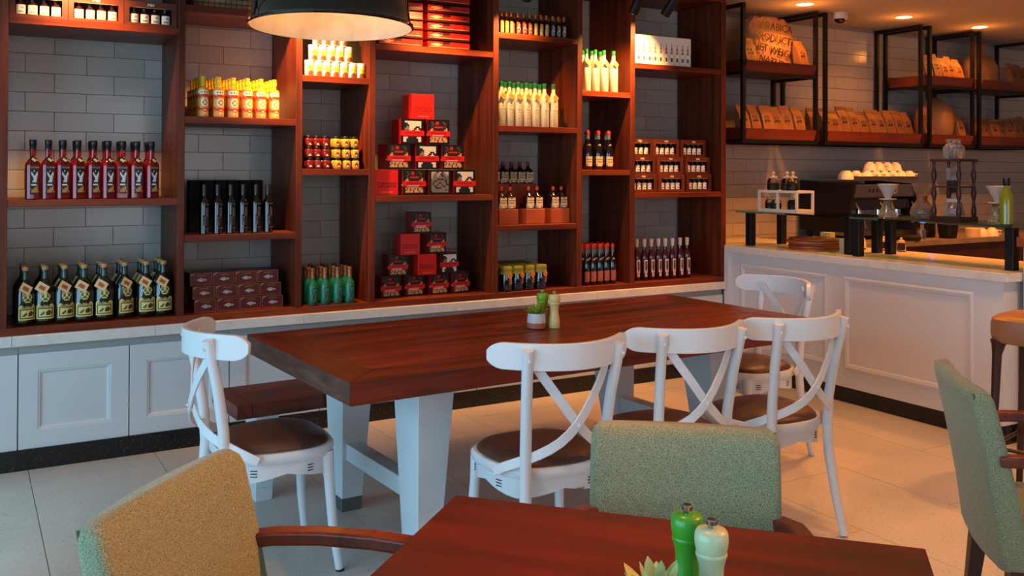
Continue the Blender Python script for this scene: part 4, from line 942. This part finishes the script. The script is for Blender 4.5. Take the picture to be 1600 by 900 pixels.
def bags(xs_, y, z, where, rows=1):
    global bag_used
    for i, x in enumerate(xs_):
        lab = '%s brown kraft coffee bag from left %s' % (ORD[i], where)
        s_ = random.uniform(.92, 1.0); a = random.uniform(-.10, .10)
        loc = (x, y + .022 + random.uniform(-.004, .010), z + .008)
        if not bag_used: o = p; bag_used = True; o.location = loc; o.rotation_euler = (math.radians(-13), 0, a)
        else: o = copy_tree(p, loc, a, tilt=math.radians(-13))
        o.scale = (s_, s_, s_*random.uniform(.93, 1.08)); o['label'] = lab; o['group'] = 'kraft coffee bags'
bag_used = False; random.seed(21)
zl, zu = 1.690, 2.192
bags([5.015+.1125*k for k in range(6)], .050, zl, 'in low tray of rack nearest shelving')
bags([5.06], .030, zu, 'standing left of the big sack'); bags([5.60], .030, zu, 'standing right of the big sack')
bags([5.89+.111*k for k in range(10)], .050, zl, 'in front row of wide rack tray')
bags([5.90+.125*k for k in range(9)], .175, zl, 'in second row of wide rack tray')
bags([7.17+.105*k for k in range(5)], .050, zu, 'in upper tray of narrow rack')
bags([7.16, 7.60], .050, zl, 'beside the round sack in low tray')
bags([7.86+.12*k for k in range(7)], .050, zl, 'in low tray of rack at right edge')
bags([8.40+.12*k for k in range(3)], .050, zu, 'in upper tray at right edge')
def sack(lab, loc, w, dd, h, rz=0, lines=None, rnd=False, nm='coffee_sack'):
    t = thing(nm, lab, 'sack', loc, rz); rings = []; n = 44; random.seed(len(lab))
    if rnd: prof = [(0,.72),(.08,.90),(.25,1.0),(.5,1.04),(.72,.94),(.88,.70),(.97,.40),(1,.12)]
    elif lines: prof = [(0,.90),(.05,.98),(.3,1.0),(.6,.99),(.8,.94),(.9,.82),(.97,.70),(1,.60)]
    else: prof = [(0,.88),(.08,.98),(.3,1.0),(.5,.96),(.64,.80),(.74,.52),(.80,.34),(.86,.38),(.93,.52),(1,.62)]
    for (u, s_) in prof:
        rg = []
        for k in range(n):
            a = 2*PI*k/n; c, q = math.cos(a), math.sin(a); t_ = 1/(abs(c)**3 + abs(q)**3)**(1/3) if not rnd else 1/(abs(c)**2.3 + abs(q)**2.3)**(1/2.3)
            wr_ = 1 + (.045*math.sin(a*5+u*8) + .03*math.sin(a*11-u*17)) * (1 if u > .45 else .35) + random.uniform(-.012, .012)
            thick = (1 - .75*max(0, (u-.6)/.4)) if not rnd else s_*.0+1
            rg.append((w/2*s_*c*t_*wr_, dd/2*s_*q*t_*wr_*thick, h*u + (random.uniform(-.012,.012) if u > .85 else 0)))
        rings.append(rg)
    MB().loft(rings).obj('sack_body', M_sack, t, smooth=True, angle=70)
    if lines:
        for k, s in enumerate(lines): text(s, 'sack_print', .082, P('241710'), t, (.0, -dd/2*1.14, h*.80 - k*.092), (PI/2, math.radians(4+k*2), 0), .0006)
    return t
sack('large brown paper sack with black ARABICA lettering in upper rack tray', (5.39, .215, zu+.006), .52, .16, .44, 0, ['ARABICA','PRODUCTO','NET WEIGHT','NATURAL'])
sack('round bulging pale sack lit from above in low tray of narrow rack', (7.38, .18, zl+.002), .36, .26, .40, 0, rnd=True)
sack('dark brown sack with faint print in upper tray at right', (8.05, .20, zu+.002), .44, .22, .43, 0, rnd=False)
# glass shelf on posts
for k, (ya, yb_) in enumerate([(-1.02, -.03), (-2.10, -1.035)]):
    t = thing('glass_shelf', ['green edged glass shelf panel nearest the wooden shelving on black posts','green edged glass shelf panel at front end of counter on black posts'][k], 'glass shelf', (4.82, ya, .9105), 0, None)
    ln = yb_-ya
    MB().box(0, .40, 0, ln, .236, .248).obj('glass_panel', M_glassg, t)
    for (x, y) in ((.02, ln-.13 if k == 0 else ln-.06), (.02 + .06, .04), (.33, .03), (.33, ln-.13 if k == 0 else ln-.06)):
        MB().box(x, x+.052, y, y+.052, 0, .235).obj('support_post', M_black, t, bevel=.004, seg=2)
ZG = .9105+.2485
# white rack with jars
t = thing('jar_stand', 'small white open stand with dark filled jars on glass shelf', 'stand', (4.87, -.56, ZG))
q = MB(); q.box(0,.17,0,.36,0,.022).box(0,.17,0,.36,.135,.152)
q.obj('shelves', mat('stand_white', 'CFC4B4', .5), t)
for (x, y) in ((0,0),(.155,0),(0,.345),(.155,.345),(0,.17),(.155,.17)): MB().box(x, x+.015, y, y+.015, .022, .135).obj('post', MATS['stand_white'], t)
p = thing('coffee_jar', 'x', 'jar'); 
MB().lathe([(.034,0),(.038,.004),(.038,.055),(.030,.068),(.024,.074)], 18).obj('glass_body', mat('jar_glass', 'DDE2DD', .04, trans=1, ior=1.2), p, smooth=True)
MB().lathe([(.030,.003),(.034,.008),(.034,.040),(.001,.041)], 16).obj('coffee_beans', M_bean, p, smooth=True)
MB().lathe([(.026,.074),(.026,.082),(.010,.086),(.006,.092),(.012,.100),(.012,.108),(.003,.114)], 14).obj('glass_lid', mat('lid_glass', 'E8DCC0', .05, trans=.6, ior=1.3), p, smooth=True)
spots = [(4.93,-.26,ZG+.022,'inside the white stand at far left'),(4.91,-.335,ZG+.022,'inside the white stand left of its middle post'),(4.98,-.42,ZG+.022,'inside the white stand at right front'),(4.91,-.49,ZG+.022,'inside the white stand at right'),(4.94,-.28,ZG+.153,'on top of white stand at left'),(4.96,-.39,ZG+.153,'on top of white stand in middle'),(4.93,-.47,ZG+.153,'on top of white stand at right')]
for k, (x, y, z, w_) in enumerate(spots):
    o = p if k == 0 else copy_tree(p, (x,y,z), 0); o.location = (x,y,z); o['label'] = 'glass jar of dark coffee %s' % w_; o['group'] = 'coffee jars on the stand'
    o.scale = (.95,.95,.93) if z < ZG + .1 else (1.15,1.15,1.15)
# pour over sets
def v60(lab, loc):
    t = thing('pour_over_set', lab, 'coffee maker', loc)
    prof = [(.052,0),(.058,.004)]
    for k in range(9): z = .008+k*.010; prof += [(.058-.0036*k, z), (.0545-.0036*k, z+.005)]
    prof += [(.030,.100),(.036,.112)]
    MB().lathe(prof, 20).obj('ribbed_server', mat('server_glass', 'C9BBA8', .04, trans=.85, ior=1.35), t, smooth=True, angle=30)
    MB().lathe([(.052,.112),(.052,.117),(.020,.119)], 20).obj('dripper_base', mat('dripper_white', 'B9B0A4', .35), t, smooth=True)
    MB().lathe([(.018,.118),(.024,.135),(.062,.205),(.064,.208),(.060,.206),(.022,.138),(.001,.136)], 24).obj('dripper_cone', mat('dripper_white', 'B9B0A4', .35), t, smooth=True)
    MB().tube([(.060,0,.19),(.085,0,.185),(.088,0,.155),(.050,0,.145)], .005, 8).obj('handle', mat('dripper_white', 'B9B0A4', .35), t, smooth=True)
v60('white ceramic dripper on ribbed glass server in front of espresso machine', (4.98, -1.20, ZG))
v60('white ceramic dripper on ribbed glass server near right edge', (4.97, -1.93, ZG))
t = thing('hourglass_coffee_maker', 'hourglass shaped glass coffee maker with wooden collar on glass shelf', 'coffee maker', (5.01, -1.42, ZG))
MB().lathe([(.055,0),(.066,.012),(.070,.04),(.060,.075),(.032,.11),(.026,.125),(.040,.16),(.062,.215),(.060,.214),(.037,.16),(.022,.125),(.028,.11),(.056,.075),(.066,.04),(.052,.006),(.001,.005)], 26).obj('glass_vessel', mat('server_glass', 'C9BBA8', .04, trans=.85, ior=1.35), t, smooth=True)
MB().lathe([(.036,.098),(.030,.118),(.034,.142)], 20).obj('wooden_collar', mat('collar_wood', '8E4A2A', .5), t, smooth=True)
# cold drip tower
t = thing('cold_drip_tower', 'tall dark wooden cold drip coffee tower with glass vessels', 'coffee maker', (4.86, -1.77, ZG))
MB().box(0,.17,0,.19,0,.030).obj('base', M_dark, t); MB().box(0,.17,0,.19,.345,.360).obj('top_plate', M_dark, t); MB().box(.01,.16,.01,.18,.195,.205).obj('middle_plate', M_dark, t)
for (x, y) in ((.016,.016),(.154,.016),(.016,.174),(.154,.174)):
    prof = [(.011,.03)] + [(.011+.004*math.sin(k*1.05), .03+k*.0175) for k in range(1, 18)] + [(.011,.345)]
    MB().lathe(prof, 10, cx=x, cy=y).obj('turned_post', M_dark, t, smooth=True)
VGm = mat('tower_glass', 'DCE4E0', .03, trans=.9, ior=1.25)
MB().lathe([(.052,.361),(.058,.37),(.058,.43),(.040,.445),(.036,.455),(.044,.475)], 20, cx=.085, cy=.095).obj('water_globe', VGm, t, smooth=True)
MB().lathe([(.020,.225),(.038,.24),(.040,.30),(.044,.31)], 18, cx=.085, cy=.095).obj('coffee_chamber', VGm, t, smooth=True)
MB().lathe([(.018,.165),(.030,.195),(.036,.206),(.036,.235),(.001,.236)], 18, cx=.085, cy=.095).obj('ground_coffee', M_bean, t, smooth=True)
MB().lathe([(.055,.031),(.060,.045),(.045,.10),(.040,.125)], 20, cx=.085, cy=.095).obj('carafe', VGm, t, smooth=True)
MB().lathe([(.043,.112),(.045,.132),(.001,.134)], 20, cx=.085, cy=.095).obj('white_collar', mat('dripper_white', 'B9B0A4', .35), t, smooth=True)
# green bottle at edge
t = thing('syrup_pump_bottle', 'green and clear bottle with black cap at right edge of glass shelf', 'bottle', (4.90, -2.02, ZG))
MB().lathe([(.030,0),(.034,.004),(.034,.15),(.026,.18),(.014,.20),(.014,.215)], 18).obj('bottle_body', mat('olive_green_glass', '6E7A14', .1, coat=.6), t, smooth=True)
MB().lathe([(.016,.212),(.018,.216),(.018,.255),(.003,.256)], 14).obj('cap', CAPB, t, smooth=True)
# wooden boards on the counter
for k in range(5):
    o = MB().lathe([(.001,0),(.168,0),(.172,.004),(.172,.012),(.166,.015),(.001,.015)], 40).obj('round_board', M_plate, None, smooth=True)
    o.location = (5.02 + .004*k*(-1)**k, -.58 + .003*k, .9105 + .0155*k); tag(o, 'round wooden serving board on counter, %s' % ['bottom of its stack','second from bottom','middle of its stack','second from top','topmost of its stack'][k], 'serving board', 'round serving boards')
# small things under the glass
def small(name, lab, cat, loc, prof, m_, extra=None, n=16, grp=None, sq=0):
    t = thing(name, lab, cat, loc, 0, grp); MB().lathe(prof, n, sq=sq).obj('body', m_, t, smooth=True)
    if extra: MB().lathe(extra[0], n, sq=sq).obj(extra[2], extra[1], t, smooth=True)
    return t
CR = mat('cream_pot', 'CDB58A', .5)
small('paper_cup_stack', 'square cream container on counter right of wooden boards', 'container', (5.03,-.84,.9105), [(.036,0),(.038,.09),(.034,.092),(.001,.092)], mat('cream_box', 'C9B48E', .6), sq=6)
small('sugar_bowl', 'low orange brown bowl beside the wooden boards', 'bowl', (5.22,-.66,.9105), [(.04,0),(.055,.02),(.055,.045),(.001,.045)], mat('terracotta', 'A0522A', .5))
small('sponge_box', 'small pale green box behind wooden boards', 'box', (5.30,-.45,.9105), [(.04,0),(.042,.10),(.001,.10)], mat('pale_green', '9AA878', .6), sq=6)
for k, (x, y) in enumerate([(5.33,-.72),(5.38,-.86),(5.40,-.98)]):
    small('spice_jar', 'small round lidded jar behind posts, %s from left' % ORD[k], 'jar', (x,y,.9105), [(.025,0),(.030,.005),(.030,.05),(.022,.06)], mat('jar_glass', 'DDE2DD', .04, trans=1, ior=1.2), ([(.024,.06),(.020,.075),(.008,.08),(.010,.09),(.003,.095)], CR, 'lid'), grp='small lidded jars')
# espresso machine
t = thing('espresso_machine', 'large black and steel espresso machine with cup tray on back bar', 'espresso machine', (6.0, 0.0, .9005))
q = MB(); q.add([(0,-.02,.06),(.03,-.02,.06),(.03,.45,.06),(0,.45,.06),(0,-.10,.44),(.03,-.10,.44),(.03,.45,.47),(0,.45,.47)], [(0,3,2,1),(4,5,6,7),(0,1,5,4),(1,2,6,5),(2,3,7,6),(3,0,4,7)]); q.obj('side_panel', M_black, t, bevel=.003)
q = MB(); q.add([(.80,-.02,.06),(.83,-.02,.06),(.83,.45,.06),(.80,.45,.06),(.80,-.10,.44),(.83,-.10,.44),(.83,.45,.47),(.80,.45,.47)], [(0,3,2,1),(4,5,6,7),(0,1,5,4),(1,2,6,5),(2,3,7,6),(3,0,4,7)]); q.obj('side_panel', M_black, t, bevel=.003)
MB().box(.03,.80,.12,.45,.06,.44).obj('machine_body', M_steel, t); MB().box(.03,.80,-.06,.12,.34,.44).obj('head_panel', M_steel, t, bevel=.006)
MB().box(.06,.77,-.03,.12,.235,.325).obj('black_front', M_blackg, t, bevel=.01); MB().box(.03,.80,-.05,.14,.03,.06).obj('drip_tray', M_steel, t)
q = MB(); q.pix(["k k k k","k k k k"], .16, .03, ['k'], x=.30, y=-.062, z=.375); q.obj('buttons', [P('1A1410')], t)
MB().pix(["a   a"," a a ","  a  "], .05, .03, ['a'], x=.42, y=-.0315, z=.265).obj('emblem', [P('C9A060')], t)
for k in range(3):
    x = .18 + k*.23
    g_ = MB().tube([(x,0,.235),(x,0,.17)], .032, 14).obj('group_head', M_chrome, t, smooth=True)
    MB().tube([(x,-.03,.18),(x+.01,-.16,.165)], .012, 8).obj('portafilter_handle', M_black, g_, smooth=True)
for x in (.07, .76): MB().tube([(x,-.05,.30),(x+.03,-.09,.22),(x+.06,-.11,.10)], .006, 8).obj('steam_wand', M_chrome, t, smooth=True)
for (x, y) in ((.06,.02),(.77,.02),(.06,.40),(.77,.40)): MB().tube([(x,y,0),(x,y,.06)], .02, 10).obj('foot', M_black, t)
q = MB(); q.box(.02,.81,-.08,.43,.47,.478).box(.02,.81,-.085,-.08,.47,.505); q.obj('cup_tray', M_steel, t)
cup = thing('coffee_cup', 'x', 'cup'); CW = mat('warm_white_china', 'E3D8C2', .25, coat=.3)
MB().lathe([(.045,0),(.043,.012),(.034,.040),(.020,.052),(.020,.057),(.001,.057)], 18).obj('cup_bowl', CW, cup, smooth=True)
MB().tube([(.038,0,.012),(.062,0,.014),(.064,0,.034),(.036,0,.038)], .005, 8).obj('handle', CW, cup, smooth=True)
spots = [(6.28+.104*k, .0, 0) for k in range(6)] + [(6.31+.104*k, .13, 0) for k in range(5)] + [(6.38+.104*k, .055, 1) for k in range(4)] + [(6.10, .05, 0), (6.19, .04, 0), (6.27,.22,0)]
for k, (x, y, lv) in enumerate(spots):
    if k < 6: lab = '%s upturned white cup from left, front of espresso machine tray' % ORD[k]
    elif k < 11: lab = '%s upturned white cup from left, behind front cups on machine' % ORD[k-6]
    elif k < 15: lab = '%s upturned white cup from left, upper layer on espresso machine' % ORD[k-11]
    else: lab = ['white cup over left side panel of espresso machine','second white cup near left end of espresso machine','white cup at back left of espresso machine'][k-15]
    o = cup if k == 0 else copy_tree(cup, (0,0,0), 0); o.scale = (1.25,1.25,1.25); o.location = (x, y, .9005+.4785+.0715*lv); o.rotation_euler = (0,0,random.uniform(-.9,.5)); o['label'] = lab; o['group'] = 'cups on the espresso machine'
# further back bar things
t = thing('grinder', 'dark coffee grinder beside espresso machine', 'grinder', (6.98, .15, .9005))
MB().box(-.07,.07,-.08,.10,0,.26).obj('body', M_black, t, bevel=.01); MB().lathe([(.05,.26),(.075,.33),(.08,.38),(.001,.382)], 16).obj('hopper', M_blackg, t, smooth=True)
t = thing('card_terminal', 'small display with blue lights between the drippers', 'display', (6.90, -.12, .9005))
MB().box(-.05,.05,-.02,.02,0,.20).obj('housing', M_black, t, bevel=.004); MB().box(-.035,.035,-.022,-.0205,.12,.17).obj('screen', mat('blue_screen', '2A3AC0', emit='5A78FF', es=3), t)
small('knock_box', 'black square bin standing on back bar', 'bin', (6.95,-.25,.9005), [(.055,0),(.07,.13),(.06,.13),(.001,.12)], M_black, sq=6)
t = thing('milk_pitcher', 'steel milk jug on back bar', 'jug', (6.62,-.24,.9005)); MB().lathe([(.04,0),(.042,.01),(.032,.07),(.036,.09)], 18).obj('jug_body', M_chrome, t, smooth=True); MB().tube([(.033,0,.075),(.062,0,.07),(.06,0,.02),(.041,0,.015)], .005, 8).obj('handle', M_chrome, t, smooth=True)
cup2 = copy_tree(cup, (7.42,-.24,.9005), .4, 'white cup upturned on back bar right of black bin', group='cups on the back bar'); copy_tree(cup, (7.55,-.25,.9005), -.5, 'second white cup upturned on back bar at right', group='cups on the back bar')
small('sugar_tub', 'pale yellow tub on back bar beside upturned cups', 'tub', (7.28,-.25,.9005), [(.055,0),(.058,.07),(.05,.075),(.001,.075)], CR)
small('tamper_mat', 'flat black tamping tray on back bar edge', 'tray', (6.45,-.25,.9005), [(.09,0),(.10,.03),(.06,.045),(.001,.045)], M_black)

# ================================================================== table dressing
def mill(lab, loc, hexcol, grp='pepper and salt mills'):
    t = thing('pepper_mill', lab, 'mill', loc, 0, None); m_ = mat('mill_'+hexcol, hexcol, .35, coat=.2)
    MB().lathe([(.0235,0),(.0245,.003),(.0245,.022),(.0235,.036),(.0195,.060),(.0185,.072),(.0195,.088),(.0235,.102),(.0245,.104),(.0245,.107),(.0235,.109)], 28).obj('mill_body', m_, t, smooth=True, angle=60)
    MB().lathe([(.0232,.109),(.0255,.118),(.0265,.128),(.0255,.138),(.0225,.143),(.006,.145)], 28).obj('mill_head', m_, t, smooth=True, angle=60)
    MB().lathe([(.005,.144),(.0055,.148),(.0085,.151),(.0088,.157),(.007,.159),(.001,.159)], 18).obj('metal_knob', M_chrome, t, smooth=True)
def succulent(lab, loc, pot=True, s_=1.0, nleaf=30, lf=1.0, wf_=1.0, em=72, cols=('6E8A2E','A8B84A'), nm='succulent_leaf'):
    t = thing('potted_succulent', lab, 'plant', loc); t.scale = (s_,)*3
    pt = MB().lathe([(.034,0),(.039,.003),(.041,.020),(.0405,.026)], 24).obj('pot', mat('pot_pink', '9A5E50', .5), t, smooth=True)
    MB().lathe([(.0405,.026),(.0400,.045),(.037,.066),(.0345,.066),(.034,.058),(.001,.058)], 24).obj('pot_glaze', mat('pot_white', 'B9BFC4', .35), pt, smooth=True)
    random.seed(int(loc[0]*100)); G = noisemat(nm, [(.3,cols[0]),(.7,cols[1])], (1,1,1), 25, 2, .45)
    for k in range(nleaf):
        u = k/nleaf; a = k*2.39996; el = math.radians(8 + em*u**1.2); ln = .056*(1-.35*u)*lf; wd = .0085*(1-.3*u)*wf_
        dr = Vector((math.cos(a)*math.cos(el), math.sin(a)*math.cos(el), math.sin(el))); sd = Vector((-math.sin(a), math.cos(a), 0)); up = dr.cross(sd)
        if up.z < 0: up = -up
        b0 = Vector((math.cos(a)*.006*(1-u), math.sin(a)*.006*(1-u), .062 + .006*u)); vs = []; rings = []
        for (q, ww, hh) in ((0,.35,.3),(.3,.85,.45),(.6,1,.45),(.85,.6,.3),(1,.06,.05)):
            c = b0 + dr*ln*q + up*(.012*q*q if el < 1 else 0)
            rings.append([tuple(c + sd*wd*ww), tuple(c + up*wd*.35*hh*.6), tuple(c - sd*wd*ww), tuple(c - up*wd*.9*hh)])
        MB().loft(rings).obj('leaf', G, t, smooth=True, angle=80)
ZTB = .7655
succulent('small spiky succulent in white and pink pot on long table', (2.134, -1.625, ZTB))
mill('lime green pepper mill behind the cream one on long table', (2.190, -1.585, ZTB), '6E9A14')
mill('pale yellow mill beside the succulent on long table', (2.210, -1.650, ZTB), 'CDBB78')
ZF = .7505
mill('bright green pepper mill on foreground table', (1.012, -3.893, ZF), '3F9A28')
mill('pale cream green mill at front of foreground table', (1.003, -3.960, ZF), 'B5C49A')
succulent('spiky green succulent at bottom edge on foreground table', (.885, -3.975, ZF), s_=1.0, nleaf=18, lf=1.4, wf_=1.6, em=58, cols=('7E9A5A','A9BC84'), nm='pale_succulent_leaf')
